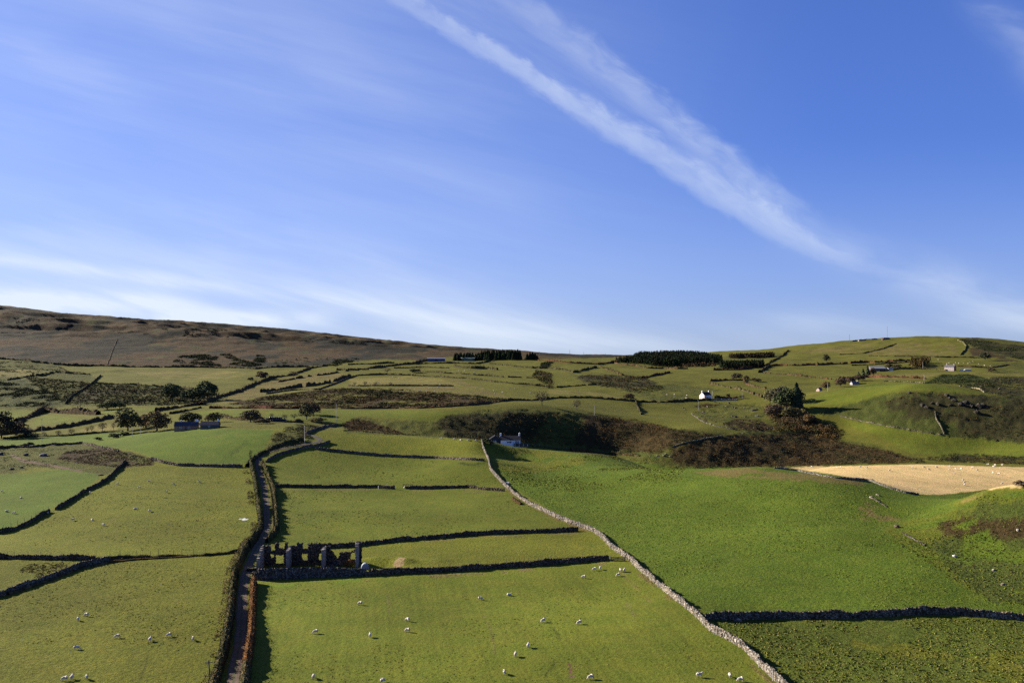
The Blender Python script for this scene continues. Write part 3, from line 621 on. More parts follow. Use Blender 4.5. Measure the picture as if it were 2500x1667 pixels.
# ---------------------------------------------------------------- the lane
def strip(name, pl, w, tint, label, dz=.07, step=1.0, world=None, ragged=.25):
    p = trace(pl, name, 6) if world is None else np.asarray(world, float)
    q, t = resample(p, step); n = len(q)
    d = np.gradient(q, axis=0); d /= np.linalg.norm(d, axis=1, keepdims=True); nx = np.stack([d[:, 1], -d[:, 0]], 1)
    offs = np.linspace(-.5, .5, 7); rows = []
    ww = w*(1+ragged*fbm(t/5, t*0+2, 3, 12))
    for a in offs:
        x = q[:, 0]+nx[:, 0]*a*ww; y = q[:, 1]+nx[:, 1]*a*ww
        rows.append(np.stack([x, y, height(x, y)+dz-.05*(abs(a) > .45)+.02*(abs(a) < .05)], 1))
    V = np.stack(rows, 1); I = np.arange(n*7).reshape(n, 7)
    f = np.stack([I[:-1, :-1], I[:-1, 1:], I[1:, 1:], I[1:, :-1]], -1).reshape(-1, 4)
    tc = np.tile(np.array(tint), (n*7, 1)); mid = (np.arange(n*7) % 7) == 3; tc *= 1+.22*fbm(q[:, 0]/2.2, q[:, 1]/2.2, 3, 4).repeat(7)[:, None]; tc[mid] = (.050, .056, .022); edge_ = np.isin(np.arange(n*7) % 7, (0, 6)); tc[edge_] = (.060, .058, .026)
    o = mesh_np(name, V.reshape(-1, 3), f, [EARTH], True, attrs={'tint': tc}); o['kind'] = 'structure'; o['label'] = label
    return o
LANE = [(545,1800),(560,1720),(569,1667),(579,1604),(586,1569),(589,1534),(590,1487),(592,1450),(597,1412),(604,1387),(614,1363),(623,1342),(643,1311),(652,1281),(651,1251),(649,1221),(646,1191),(638,1167),(631,1142),(628,1126),(642,1108),(682,1096),(732,1086),(765,1081)]
strip('lane', LANE, 2.6, (.088,.062,.047), 'narrow brown farm lane running between hedge banks')
strip('road', [(765,1081),(778,1078),(783,1073),(772,1066),(752,1061),(748,1056),(770,1050),(795,1044),(822,1037)], 3.0, (.070,.058,.050), 'grey bend of the lane above the upper fields')
# ---------------------------------------------------------------- walls near at hand
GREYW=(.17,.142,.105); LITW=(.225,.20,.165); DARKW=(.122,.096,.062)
GW='dry stone field walls'
BW = [(1176,1077),(1180,1094),(1192,1121),(1198,1148),(1216,1168),(1234,1187),(1252,1203),(1274,1219),(1296,1234),(1330,1249),(1371,1269),(1410,1283),(1451,1298),(1470,1312),(1494,1338),(1513,1350),(1541,1370),(1564,1392),(1586,1410),(1617,1436),(1651,1464),(1682,1487),(1707,1510),(1735,1539),(1777,1560),(1813,1580),(1847,1614),(1875,1643),(1903,1667),(1990,1745),(2050,1800)]
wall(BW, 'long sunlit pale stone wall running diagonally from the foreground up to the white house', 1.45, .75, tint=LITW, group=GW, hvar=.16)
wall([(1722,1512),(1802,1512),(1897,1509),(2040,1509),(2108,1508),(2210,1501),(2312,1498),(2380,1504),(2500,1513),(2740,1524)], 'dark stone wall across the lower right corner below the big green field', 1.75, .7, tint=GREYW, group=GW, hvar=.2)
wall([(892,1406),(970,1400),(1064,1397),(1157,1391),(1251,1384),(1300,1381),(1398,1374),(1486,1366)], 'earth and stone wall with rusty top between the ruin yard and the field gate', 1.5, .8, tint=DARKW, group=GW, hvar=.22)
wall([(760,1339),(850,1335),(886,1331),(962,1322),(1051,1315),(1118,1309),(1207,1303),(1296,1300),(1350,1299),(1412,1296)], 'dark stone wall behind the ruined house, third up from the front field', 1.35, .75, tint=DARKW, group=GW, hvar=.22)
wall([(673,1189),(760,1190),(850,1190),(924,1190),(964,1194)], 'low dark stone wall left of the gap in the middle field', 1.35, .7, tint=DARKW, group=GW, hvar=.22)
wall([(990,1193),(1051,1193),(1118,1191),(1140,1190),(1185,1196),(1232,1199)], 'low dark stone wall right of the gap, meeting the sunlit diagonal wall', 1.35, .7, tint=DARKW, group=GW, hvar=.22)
wall([(770,1097),(810,1101),(850,1105),(921,1112),(988,1116),(1042,1118),(1118,1122),(1183,1125)], 'speckled grey stone wall just below the top field', 1.25, .7, tint=GREYW, group=GW)
wall([(649,1129),(677,1113),(717,1101),(751,1093),(779,1089),(806,1080)], 'curved stone wall beside the upper bend of the lane', 1.5, .6, tint=GREYW, group=GW)
wall([(746,1060),(770,1050),(791,1044),(824,1038)], 'short stone wall above the lane near the tall white pole', 1.3, .6, tint=GREYW, group=GW)
wall([(366,1121),(402,1131),(435,1137),(500,1139),(540,1140),(592,1140)], 'dark stone wall at the foot of the bright sloping field', 1.4, .7, tint=GREYW, group=GW)
wall([(-240,1318),(0,1302),(33,1295),(67,1281),(100,1261),(121,1250)], 'stone wall rising from the left edge to the field gap', 1.45, .7, tint=DARKW, group=GW, hvar=.22)
wall([(136,1245),(156,1234),(185,1216),(212,1198),(241,1185),(263,1171),(281,1153),(297,1138),(307,1126)], 'stone wall from the field gap up to the scrubby knoll', 1.45, .7, tint=DARKW, group=GW, hvar=.22)
wall([(-240,1362),(0,1363),(94,1365),(164,1366),(232,1366)], 'dark wall at the left edge below the sheep field', 1.4, .8, tint=DARKW, group=GW, hvar=.22)
wall([(-240,1500),(0,1456),(47,1439),(94,1423),(140,1407),(187,1388),(234,1376),(268,1369)], 'curved stone wall climbing past the rusty bracken patch on the left', 1.5, .7, tint=GREYW, group=GW)
wall([(1890,1143),(1937,1148),(1983,1157),(2040,1167),(2117,1173),(2136,1179),(2174,1193),(2212,1204),(2243,1208)], 'grey stone wall along the crest beside the straw coloured field', .65, .5, tint=(.19,.18,.15), group=GW, hvar=.3)
wall([(2124,1213),(2143,1224),(2166,1238)], 'short broken line of stones on the green slope below the crest wall', .22, .4, tint=(.13,.12,.09), group=GW, hvar=.6)
wall([(2205,1302),(2225,1314),(2243,1323),(2258,1332)], 'ruined stone wall at the foot of the heathery knoll', .25, .4, tint=(.13,.12,.09), group=GW, hvar=.6)
wall([(-240,1104),(0,1094),(78,1092),(134,1086),(201,1083),(246,1094),(290,1102)], 'dark wall around the top of the scrubby knoll on the left', 1.2, .7, tint=DARKW, group=GW, hvar=.22)
# far walls
FW='far field walls'
wall([(246,917),(228,933),(201,953),(174,969),(160,986)], 'dark diagonal wall down the scrubby slope below the pale field', 1.6, 1.2, tint=(.07,.065,.04), group=FW, mat=STONEF)
wall([(1639,1092),(1675,1081),(1724,1071),(1764,1065)], 'pale wall slanting across the bracken bank of the gully', .8, .7, tint=(.19,.18,.11), group=FW, mat=STONEF)
wall([(1688,1010),(1713,1028),(1746,1040),(1800,1050)], 'broken pale wall below the white farmhouse', .6, .7, tint=(.14,.13,.10), group=FW, mat=STONEF, hvar=.4)
wall([(650,962),(712,953),(779,951),(824,935),(860,920)], 'thin wall under the row of bare hawthorns', 1.3, 1.0, tint=DARKW, group=FW, mat=STONEF)
wall([(2283,1004),(2285,1023),(2297,1041),(2305,1060)], 'short wall dropping down the rocky hill', 1.0, .8, tint=(.12,.11,.075), group=FW, mat=STONEF)
wall([(2158,931),(2200,932),(2257,935),(2351,950),(2403,958)], 'pale wall along the crest of the rocky hill', 1.0, .8, tint=(.24,.215,.13), group=FW, mat=STONEF)
wall([(2345,867),(2356,855),(2359,845),(2350,836),(2338,831)], 'curved pale wall climbing the far right hill', 1.8, 1.6, tint=(.13,.125,.05), group=FW, mat=STONEF)
wall([(263,889),(270,870),(277,850),(287,828)], 'straight track wall climbing the brown moor', .35, 1.0, tint=(.16,.125,.07), group=FW, mat=STONEF)
wall([(1107,943),(984,942),(850,943)], 'dark wall along the foot of the far sheep pasture', 1.5, 1.0, tint=DARKW, group=FW, mat=STONEF)
wall([(1742,977),(1775,977),(1802,977)], 'low grey garden wall right of the white farmhouse', 1.4, .7, tint=(.36,.36,.36), group=FW, mat=STONEF, cap=False)
wall([(2050,1015),(2090,1025),(2170,1041),(2241,1053),(2305,1063)], 'old boundary line below the rocky hill', .8, .8, tint=(.12,.11,.07), group=FW, mat=STONEF, hvar=.5)
# ---------------------------------------------------------------- hedges of the lane
LG='overgrown banks of the lane'
hedge([(500,1800),(514,1720),(524,1667),(532,1639),(544,1604),(553,1557),(562,1511),(565,1469),(569,1431),(574,1398),(588,1370),(602,1342),(622,1318)], 'overgrown left bank of the lane in front of the ruin', 3.1, 2.2, OLV+STRAW[1:]+GORSE+[(.13,.11,.045)]+RUST[:1], 110, .30, group=LG, jag=.45)
hedge([(490,1760),(508,1667),(516,1639),(528,1604),(537,1557),(547,1511),(551,1469),(555,1431),(560,1398),(573,1370),(588,1342),(604,1324)], 'tan dead grass along the field side of the left bank', 1.0, 2.6, STRAW+STRAW+[(.16,.15,.045)], 50, .28, group=LG, jag=.9, core=0, gap=.36)
hedge([(606,1340),(622,1318),(637,1291),(635,1261),(629,1227),(627,1201),(622,1171),(616,1150),(612,1136)], 'bushy left hedge of the lane beyond the ruin', 2.9, 2.1, OLV+STRAW[2:]+GORSE+[(.12,.10,.04)], 80, .34, group=LG, jag=.5)
hedge([(590,1336),(606,1316),(621,1291),(619,1261),(613,1227),(610,1201),(605,1171),(599,1152)], 'dry grass verge beside the upper left hedge', 1.0, 2.6, STRAW+[(.16,.15,.045)], 38, .32, group=LG, jag=.9, core=0, gap=.4)
hedge([(620,1424),(617,1464),(615,1511),(613,1557),(605,1611),(601,1640)], 'rust red bracken hedge on the right of the lane below the ruin', 2.7, 2.1, [(.19,.085,.03),(.15,.070,.026),(.17,.092,.036)], 110, .26, group=LG, jag=.28)
hedge([(601,1640),(597,1667),(590,1740),(586,1800)], 'tan tussocky bank right of the lane at the bottom edge', 2.4, 2.2, STRAW+OLV+GORSE, 85, .25, group=LG, jag=.5)
hedge([(641,1134),(653,1155),(663,1179),(669,1205),(673,1235),(675,1265),(677,1289),(669,1309),(651,1325)], 'spiky right hedge of the lane beyond the ruin', 2.5, 1.5, OLV+STRAW+GORSE, 75, .32, group=LG, jag=.5)
hedge([(633,1140),(645,1158),(655,1180),(661,1205),(664,1235),(666,1265),(666,1289),(657,1309)], 'yellow grass strip on the right side of the upper lane', .45, 1.0, [(.22,.19,.075),(.17,.165,.06)], 30, .28, group=LG, jag=.3)
hedge([(604,1140),(612,1130),(622,1118),(645,1104),(670,1092),(700,1082),(740,1075)], 'dark scrubby bank above the lane bend', 2.2, 3.2, OLV+GORSE+HAW, 40, .38, group=LG, jag=.4)
hedge([(232,1371),(257,1367),(304,1362),(375,1361),(445,1358),(500,1356),(550,1352),(585,1346)], 'rough brown hedge between the two left fields', 1.2, 1.4, BROWN+OLV+GORSE, 45, .26, group='rough growth on field walls', jag=.5)
hedge([(268,1373),(330,1366),(400,1362),(470,1358)], 'rusty grass strip under the left field hedge', .6, 1.6, RUST+BROWN, 24, .26, group='rough growth on field walls')
hedge([(20,1452),(94,1427),(187,1392),(268,1372),(300,1366)], 'tawny growth at the foot of the curved left wall', .7, 1.3, BROWN+OLV+STRAW, 22, .28, group='rough growth on field walls', jag=.5)
hedge([(900,1402),(1064,1394),(1157,1388),(1300,1378),(1398,1371),(1484,1364)], 'rusty turf crest on the wall left of the gate', 1.62, .7, [(.13,.065,.03),(.10,.06,.03),(.085,.065,.03)], 30, .20, group='rough growth on field walls', jag=.15)
hedge([(1252,1219),(1262,1226),(1272,1232)], 'small brown bush against the sunlit wall', 1.2, 1.6, BROWN+RUST, 60, .3, name='bush', cat='bush', group='rough growth on field walls')
# ---------------------------------------------------------------- far hedges  (points, label, height, width, colours, density, leaf, gap)
DK=GORSE+HAW; RB=[(.135,.068,.036),(.110,.060,.034),(.150,.078,.042)]
FH = [
 ([(-240,876),(0,877),(40,879),(67,882),(107,887),(156,892),(201,894),(257,893),(312,896),(379,897),(469,897),(556,898),(623,901),(668,897),(757,896)], 'dark hedge along the foot of the brown moor', 3.2, 3.0, DK, 4, 1.0, 0),
 ([(15,929),(67,920),(112,915),(138,908),(160,911),(223,915)], 'broken gorse line left of the pale far field', 2.6, 2.6, DK, 4, .95, .3),
 ([(143,897),(165,908)], 'short dark hedge at the corner of the pale far field', 2.0, 2.2, DK, 4, .9, 0),
 ([(234,936),(312,939),(379,943),(446,947),(500,954)], 'dark hedge below the pale far field', 2.2, 2.6, DK, 4, .9, .25),
 ([(491,989),(525,973),(579,958),(623,938),(668,922),(712,917),(757,900),(797,893)], 'brown hedged lane slanting up the far slope', 3.0, 4.0, BROWN+HAW, 6, .9, 0),
 ([(560,1000),(512,997),(600,997),(735,998)][1:], 'reddish beech hedge along the valley road', 2.4, 2.2, [(.095,.042,.030),(.080,.036,.026)], 7, .75, 0),
 ([(735,998),(777,996),(850,998),(900,998),(1029,997),(1118,992),(1185,986),(1247,978)], 'dark hedge under the bracken bank', 2.0, 2.4, RB+HAW, 6, .75, 0),
 ([(1247,978),(1300,978),(1356,972),(1434,971),(1501,976),(1552,981),(1624,982),(1702,978),(1735,976)], 'dark roadside hedge leading to the white farmhouse', 2.2, 2.4, RB+DK, 6, .8, 0),
 ([(637,958),(712,948),(779,940),(824,930),(858,916)], 'row of bare brown hawthorns on the far slope', 4.2, 3.0, HAW, 6, .75, .2),
 ([(668,935),(735,922),(802,914),(850,906)], 'broken hedge in the far pasture above the hawthorn row', 2.6, 2.4, DK, 4, .9, .42),
 ([(822,904),(860,904),(900,903)], 'line of low thorn trees on the far left pasture', 3.4, 3.0, HAW, 5, .9, .25),
 ([(850,891),(905,889),(962,886)], 'hedge at the top of the far left pasture', 2.6, 2.4, DK, 4, 1.0, 0),
 ([(850,904),(906,899),(960,893),(1006,888),(1042,880)], 'hedge running up to the blue barn', 3.0, 3.0, BROWN+HAW, 5, 1.0, 0),
 ([(1011,889),(1073,887),(1163,888),(1207,881)], 'dark hedge below the ridge barns', 2.6, 2.6, DK, 4, 1.0, .1),
 ([(962,899),(1029,897),(1096,899)], 'thin hedge in the ridge fields under the barns', 2.0, 2.0, DK, 4, .95, .2),
 ([(1109,897),(1160,900),(1214,903)], 'thick gorse hedge in the ridge fields', 4.0, 3.6, DK, 6, 1.0, .15),
 ([(1194,888),(1274,897),(1319,900)], 'hedge below the ridge conifers', 2.4, 2.4, DK, 4, 1.0, 0),
 ([(1004,905),(1051,909),(1118,913),(1180,917),(1230,921)], 'long thin hedge across the upper sheep pasture', 2.2, 2.0, DK, 5, .9, .15),
 ([(1240,921),(1310,923)], 'short thin hedge above the tree lined gully', 1.8, 2.0, DK, 4, .9, .2),
 ([(1006,917),(1073,921),(1140,924),(1207,933),(1285,939),(1330,944)], 'wavy thin hedge across the middle sheep pasture', 2.0, 1.8, DK, 5, .85, .1),
 ([(850,924),(872,917),(939,915),(1002,916)], 'dark bank at the top of the left sheep pasture', 2.2, 2.4, DK+BROWN, 5, .85, 0),
 ([(1300,879),(1425,888),(1461,890)], 'reddish hedge on the ridge below the conifers', 2.8, 2.6, RB, 6, .95, 0),
 ([(1461,890),(1514,883),(1545,881)], 'reddish hedge rising to the dark conifer wood', 3.2, 2.8, RB, 6, .95, 0),
 ([(1501,888),(1540,893),(1579,899),(1630,901),(1679,901)], 'dark hedge in front of the conifer wood', 3.2, 3.0, RB+DK, 6, 1.0, 0),
 ([(1465,897),(1490,905),(1519,917)], 'hedge dropping from the ridge toward the brown scrub', 3.0, 3.0, DK+RUST, 6, .95, 0),
 ([(1300,899),(1336,899),(1370,903),(1400,910),(1456,897)], 'zigzag hedge on the middle ridge', 2.8, 3.0, DK, 6, .95, 0),
 ([(1568,924),(1600,917),(1635,910)], 'reddish hedge in the valley below the conifer wood', 3.0, 2.8, RB, 6, .9, 0),
 ([(1360,946),(1410,942),(1456,939)], 'thin hedge below the gully trees', 1.8, 2.0, DK, 4, .9, .2),
 ([(1552,978),(1557,995),(1566,1012)], 'short dark hedge dropping from the road', 2.2, 2.2, DK, 6, .8, 0),
 ([(1743,904),(1807,903),(1861,896),(1871,894),(1985,892),(2050,889),(2100,886),(2136,885),(2225,880)], 'long reddish hedge across the right hillside', 3.4, 3.0, RB, 7, .95, 0),
 ([(2080,893),(2136,890),(2225,884)], 'second red hedge parallel above the right farm', 2.2, 2.4, DK+RB, 5, .95, .1),
 ([(1854,910),(1866,902),(1879,895)], 'thick short hedge linking two right hand fields', 3.4, 4.4, DK, 8, .95, 0),
 ([(1870,892),(1888,881),(1905,872),(1925,856)], 'hedge climbing to the skyline on the right', 2.6, 3.0, BROWN+DK, 6, 1.0, .1),
 ([(1736,931),(1780,928),(1816,929)], 'reddish hedge with bushes above the white farmhouse', 3.0, 3.0, RB, 7, .9, 0),
 ([(1816,929),(1823,940),(1845,946),(1870,949)], 'dark hedge curving to the big dark tree', 2.6, 2.6, RB+DK, 6, .9, 0),
 ([(1732,938),(1770,944),(1803,951),(1828,958),(1861,970)], 'bushy hedge behind the white farmhouse', 3.0, 3.2, BROWN+DK, 6, .85, .2),
 ([(1864,911),(1923,915),(1985,922),(2030,926)], 'broken hedge across the right pasture', 2.4, 2.6, DK+RB, 5, .9, .3),
 ([(2050,926),(2118,921),(2190,922),(2261,925)], 'dark red hedge above the rocky hill', 3.2, 2.6, RB, 8, .85, 0),
 ([(2050,866),(2108,863),(2158,851),(2189,839)], 'wall of scrub on the far right hill', 1.8, 2.2, DK, 5, 1.0, .2),
 ([(2120,869),(2241,871),(2347,873),(2391,874)], 'dark line at the foot of the far right hill', 2.0, 2.2, DK, 5, 1.0, .1),
 ([(2150,907),(2180,903),(2215,900),(2260,901),(2310,905)], 'dark hedge in front of the right farm', 2.4, 2.6, DK, 6, .9, 0),
 ([(2253,893),(2330,894),(2420,898),(2470,890)], 'thin hedge behind the gabled house on the right', 1.8, 2.0, BROWN, 5, .95, .3),
 ([(8,1072),(60,1066),(170,1064),(245,1057),(300,1054)], 'low hedge under the row of small thorn trees', 1.4, 1.6, DK+OLV, 8, .6, 0),
 ([(-240,1068),(0,1062),(60,1056),(110,1050),(160,1044),(230,1030),(275,1020)], 'purple brown hedgerow left of the round trees', 3.6, 4.0, BROWN+HAW, 12, .65, 0),
 ([(38,1034),(70,1020),(108,1004)], 'thick bushy hedgerow slanting on the far left', 4.4, 5.0, HAW+BROWN, 14, .7, 0),
 ([(108,1003),(150,1008),(200,1010),(240,1012)], 'brown willow belt on the far left', 4.8, 6.0, BROWN+HAW+[(.075,.045,.035)], 14, .75, 0),
 ([(380,1004),(430,996),(470,990),(500,986)], 'reddish hedge left of the dark lane', 3.2, 3.0, RB+BROWN, 8, .75, 0),
 ([(415,1011),(450,1004),(490,996)], 'dark double hedge by the lane junction', 2.0, 2.2, DK, 7, .7, 0),
 ([(540,1018),(590,1026),(640,1028),(690,1030),(740,1032)], 'scrubby hedge behind the silage bales', 2.6, 3.6, HAW+BROWN+OLV, 14, .65, .15),
 ([(300,1064),(360,1056),(430,1050)], 'dark verge under the round trees and cottage', 1.2, 2.0, DK, 10, .55, 0),
 ([(-240,1100),(0,1096),(40,1092),(70,1086),(80,1084)], 'dark scrub on the left knoll edge', 1.8, 2.4, DK+OLV, 14, .5, .1),
 ([(840,1052),(900,1047)], 'low growth on the crest of the top field', .5, 1.2, OLV, 6, .45, .3),
 ([(1290,1087),(1350,1094),(1392,1098),(1450,1104),(1500,1109),(1560,1114)], 'dark fence growth at the top of the big green field', .9, 1.2, DK, 12, .4, .1),
 ([(1394,1100),(1420,1101),(1448,1104)], 'brown clipped bushes on the edge of the gully', 2.2, 2.6, BROWN+RUST, 22, .55, .2),
 ([(1492,1108),(1520,1110),(1560,1113)], 'rusty bushes near the right end of the gully fence', 2.0, 2.4, RUST+DK, 22, .55, .25),
]
for pl_, lb, h_, w_, cs, dn, sz, gp in FH: hedge(pl_, lb, h_, w_, cs, dn, sz, gap=max(gp, .12), jag=.5, group='hedges of the far fields')
# ---------------------------------------------------------------- scrub
MIXB=RUST+RUST+OLV+GORSE
scrub([(1060,1034),(1090,1014),(1190,1012),(1290,1008),(1340,1022),(1290,1080),(1180,1076),(1090,1070)], 'gully_scrub', 'dark gorse and bracken on the shaded gully bank behind the white house', .24, (1.0, 2.4), .8, 14, .55, MIXB+GORSE, -.3, 12, 3)
scrub([(1300,1010),(1430,1012),(1560,1026),(1640,1046),(1764,1064),(1640,1092),(1610,1108),(1500,1104),(1400,1088),(1290,1082),(1290,1040)], 'gully_bracken', 'rust brown bracken and gorse covering the middle gully bank', .26, (.9, 2.3), .85, 14, .55, RUST+MIXB+GORSE, -.45, 15, 5)
scrub([(1640,1094),(1765,1069),(1850,1062),(1960,1056),(2050,1080),(2150,1096),(2260,1127),(2100,1133),(1840,1139),(1700,1143),(1645,1128)], 'bracken_bank', 'brown bracken slope behind the straw coloured field', .28, (.7, 1.6), .6, 10, .55, RUST+RUST+RUST+OLV+GORSE, -.45, 15, 7)
scrub([(1860,1000),(1900,985),(1960,1000),(2000,1030),(2060,1060),(2040,1080),(1960,1058),(1890,1055),(1880,1020)], 'autumn_thicket', 'mixed brown and olive thicket filling the gully below the dark tree', .045, (2.2, 4.6), 1.0, 70, .85, AUT+OLV+RUST+BROWN+AUT, -.25, 15, 9)
scrub([(850,1050),(832,1037),(860,1022),(905,1028),(965,1050),(990,1062),(940,1060)], 'bracken_patch', 'rust coloured bracken patch above the top field', .5, (.6, 1.2), .7, 10, .5, RUST+BROWN, -.3, 15, 11)
scrub([(980,1062),(960,1048),(1040,1032),(1090,1030),(1090,1066)], 'rough_grass_bank', 'dark tussocky bank beside the gully', .3, (.5, 1.1), .6, 9, .5, OLV+GORSE, .05, 9, 12)
scrub([(600,992),(640,970),(780,952),(900,946),(1090,960),(1240,975),(1180,986),(1000,996),(800,995)], 'gorse_bank', 'dark gorse bushes on the brown bracken bank', .09, (1.4, 2.8), .75, 16, .85, GORSE+GORSE+RUST, .10, 24, 13)
scrub([(560,987),(640,970),(780,952),(900,946),(1090,960),(1240,975),(1180,986),(1000,996),(800,995),(600,994)], 'bracken_slope', 'rusty bracken covering the long bank across the valley', .16, (.8, 1.6), .5, 8, .8, RUST+BROWN+OLV, -.15, 22, 14)
scrub([(-240,930),(60,928),(110,950),(165,985),(100,993),(-240,992)], 'gorse_thicket', 'dark gorse thicket on the far left slope', .10, (1.6, 3.4), .85, 16, 1.0, GORSE, -.08, 26, 15)
scrub([(60,920),(230,935),(480,952),(540,965),(470,985),(400,990),(165,988),(100,950)], 'scattered_gorse', 'scattered gorse and bracken below the pale far field', .08, (1.1, 2.6), .8, 13, .9, GORSE+GORSE+RUST+OLV, .0, 20, 16)
scrub([(-240,882),(60,884),(160,900),(220,914),(130,915),(0,928),(-240,928)], 'hillside_gorse', 'gorse scattered on the far left pasture', .06, (1.0, 2.2), .7, 12, .9, GORSE+OLV, .12, 20, 17)
for k_, (poly, lb) in enumerate([([(410,893),(440,870),(500,866),(536,872),(515,885),(540,894),(470,896)], 'dark gorse on the lower moor left of centre'), ([(536,866),(560,865),(588,880),(570,882)], 'narrow streak of gorse on the moor'),
   ([(620,884),(628,868),(648,870),(645,886)], 'small gorse clump on the lower moor'), ([(795,893),(830,877),(872,876),(860,884),(820,894)], 'gorse strip where the moor meets the ridge fields'), ([(560,890),(590,880),(640,890),(620,897)], 'gorse specks above the moor hedge')]):
    scrub(poly, 'moor_gorse', lb, .09, (1.8, 3.8), .85, 18, 1.2, GORSE, -.12, 30, 20+k_)
scrub([(640,880),(720,868),(860,868),(1000,876),(780,892),(680,892)], 'moor_bushes', 'gorse specks scattered across the lower moor', .006, (1.5, 3.0), .7, 14, 1.2, GORSE, .1, 60, 26)
scrub([(1400,920),(1470,913),(1560,919),(1600,932),(1625,950),(1560,960),(1480,945),(1430,932)], 'valley_scrub', 'brown and dark scrub in the middle of the valley', .07, (1.2, 2.8), .8, 15, .9, MIXB+BROWN+GORSE, -.02, 22, 27)
scrub([(1345,912),(1310,905),(1300,920),(1325,935),(1335,948),(1350,948),(1345,925)], 'gully_thorns', 'dark thorn scrub along the small stream gully', .12, (1.6, 3.2), 1.0, 18, .9, HAW+GORSE+RUST, -.2, 15, 28)
scrub([(1320,898),(1322,888),(1340,884),(1352,884),(1340,892),(1336,898)], 'gorse_clump', 'dark clump of gorse on the ridge below the conifers', .25, (1.8, 3.2), .9, 16, 1.0, GORSE, -1, 15, 29)
scrub([(1762,1036),(1800,1023),(1860,1029),(1905,1046),(1860,1054),(1790,1048)], 'bracken_mound', 'brown bracken mound below the big dark tree', .25, (.8, 1.6), .6, 10, .65, RUST+BROWN+OLV, -.2, 15, 30)
scrub([(2255,937),(2300,915),(2370,915),(2410,926),(2440,945),(2380,947),(2330,937)], 'gorse_hill', 'dark green gorse covering the knoll above the rocky hill', .12, (1.3, 2.6), .7, 14, .8, [(.034,.046,.018),(.042,.055,.02)], -.2, 15, 31)
scrub([(2150,985),(2230,958),(2420,968),(2740,970),(2740,1100),(2350,1066),(2330,1030),(2200,1020)], 'hill_heather', 'dark heather and bracken tufts on the rocky hill', .16, (.6, 1.8), .6, 10, .7, OLV+RUST+GORSE+GORSE, .02, 16, 32)
scrub([(2360,948),(2420,920),(2740,915),(2740,965),(2450,967)], 'hill_bracken', 'brown heath on the right above the rocky hill', .06, (.8, 2.0), .6, 10, .9, RUST+GORSE+OLV, -.05, 20, 33)
scrub([(2248,1121),(2330,1109),(2440,1112),(2740,1126),(2740,1140),(2330,1129)], 'dark_bracken', 'dark bracken edge behind the straw coloured crest', .3, (.8, 1.6), .6, 10, .55, RUST+GORSE, -.3, 15, 34)
scrub([(2335,830),(2385,826),(2440,839),(2520,847),(2740,852),(2740,890),(2500,880),(2440,866),(2385,851)], 'shade_scrub', 'dark scrub added for the shade on the end of the far right hill', .05, (1.6, 3.6), .7, 14, 1.2, GORSE, -.1, 40, 35)  # dark bushes added where the hill's end only lies in shade
scrub([(165,1100),(250,1094),(330,1110),(375,1120),(372,1134),(290,1140),(190,1132),(140,1120)], 'knoll_bracken', 'dark bracken on the left knoll', .8, (.4, .9), .6, 9, .4, RUST+OLV+GORSE, -.15, 9, 36)
scrub([(-240,1160),(-240,1096),(60,1092),(160,1092),(190,1130),(120,1138),(30,1154)], 'knoll_tussocks', 'rough tussocks around the boulders on the left knoll', .35, (.3, .7), .5, 8, .4, OLV+GORSE+[(.1,.1,.04)], .08, 8, 37)
scrub([(655,1086),(668,1062),(700,1042),(760,1038),(790,1046),(745,1056),(765,1068),(740,1084),(690,1094),(650,1108)], 'lane_scrub', 'mixed scrub on the bank beside the lane bend', .7, (.5, 1.2), .8, 12, .42, OLV+GORSE+RUST+HAW, -.18, 9, 38)
scrub([(44,1393),(70,1377),(152,1372),(173,1379),(140,1392),(94,1410),(84,1411),(91,1400),(54,1398)], 'rusty_bracken', 'rust brown bracken patch beside the curved wall', 1.6, (.3, .7), .7, 10, .28, [(.095,.045,.025),(.075,.042,.026)], -.6, 9, 39)
scrub([(2280,1276),(2360,1263),(2480,1259),(2740,1266),(2740,1310),(2440,1322),(2330,1318)], 'knoll_heather', 'dark heather patch on the right knoll', .5, (.3, .8), .45, 8, .34, [(.070,.045,.026),(.055,.04,.024),(.06,.055,.025)], .0, 10, 40)
scrub([(1690,1002),(1740,987),(1840,987),(1880,1006),(1850,1030),(1760,1035),(1700,1015)], 'pasture_tussocks', 'rough tussocks among rocks below the white farmhouse', .05, (.6, 1.3), .5, 8, .6, OLV+RUST+GORSE, .1, 16, 41)
scrub([(1690,994),(1720,986),(1757,988),(1735,994)], 'fern_patch', 'flat rusty fern patch below the white farmhouse', .5, (.5, 1.0), .5, 8, .6, RUST, -1, 16, 42)
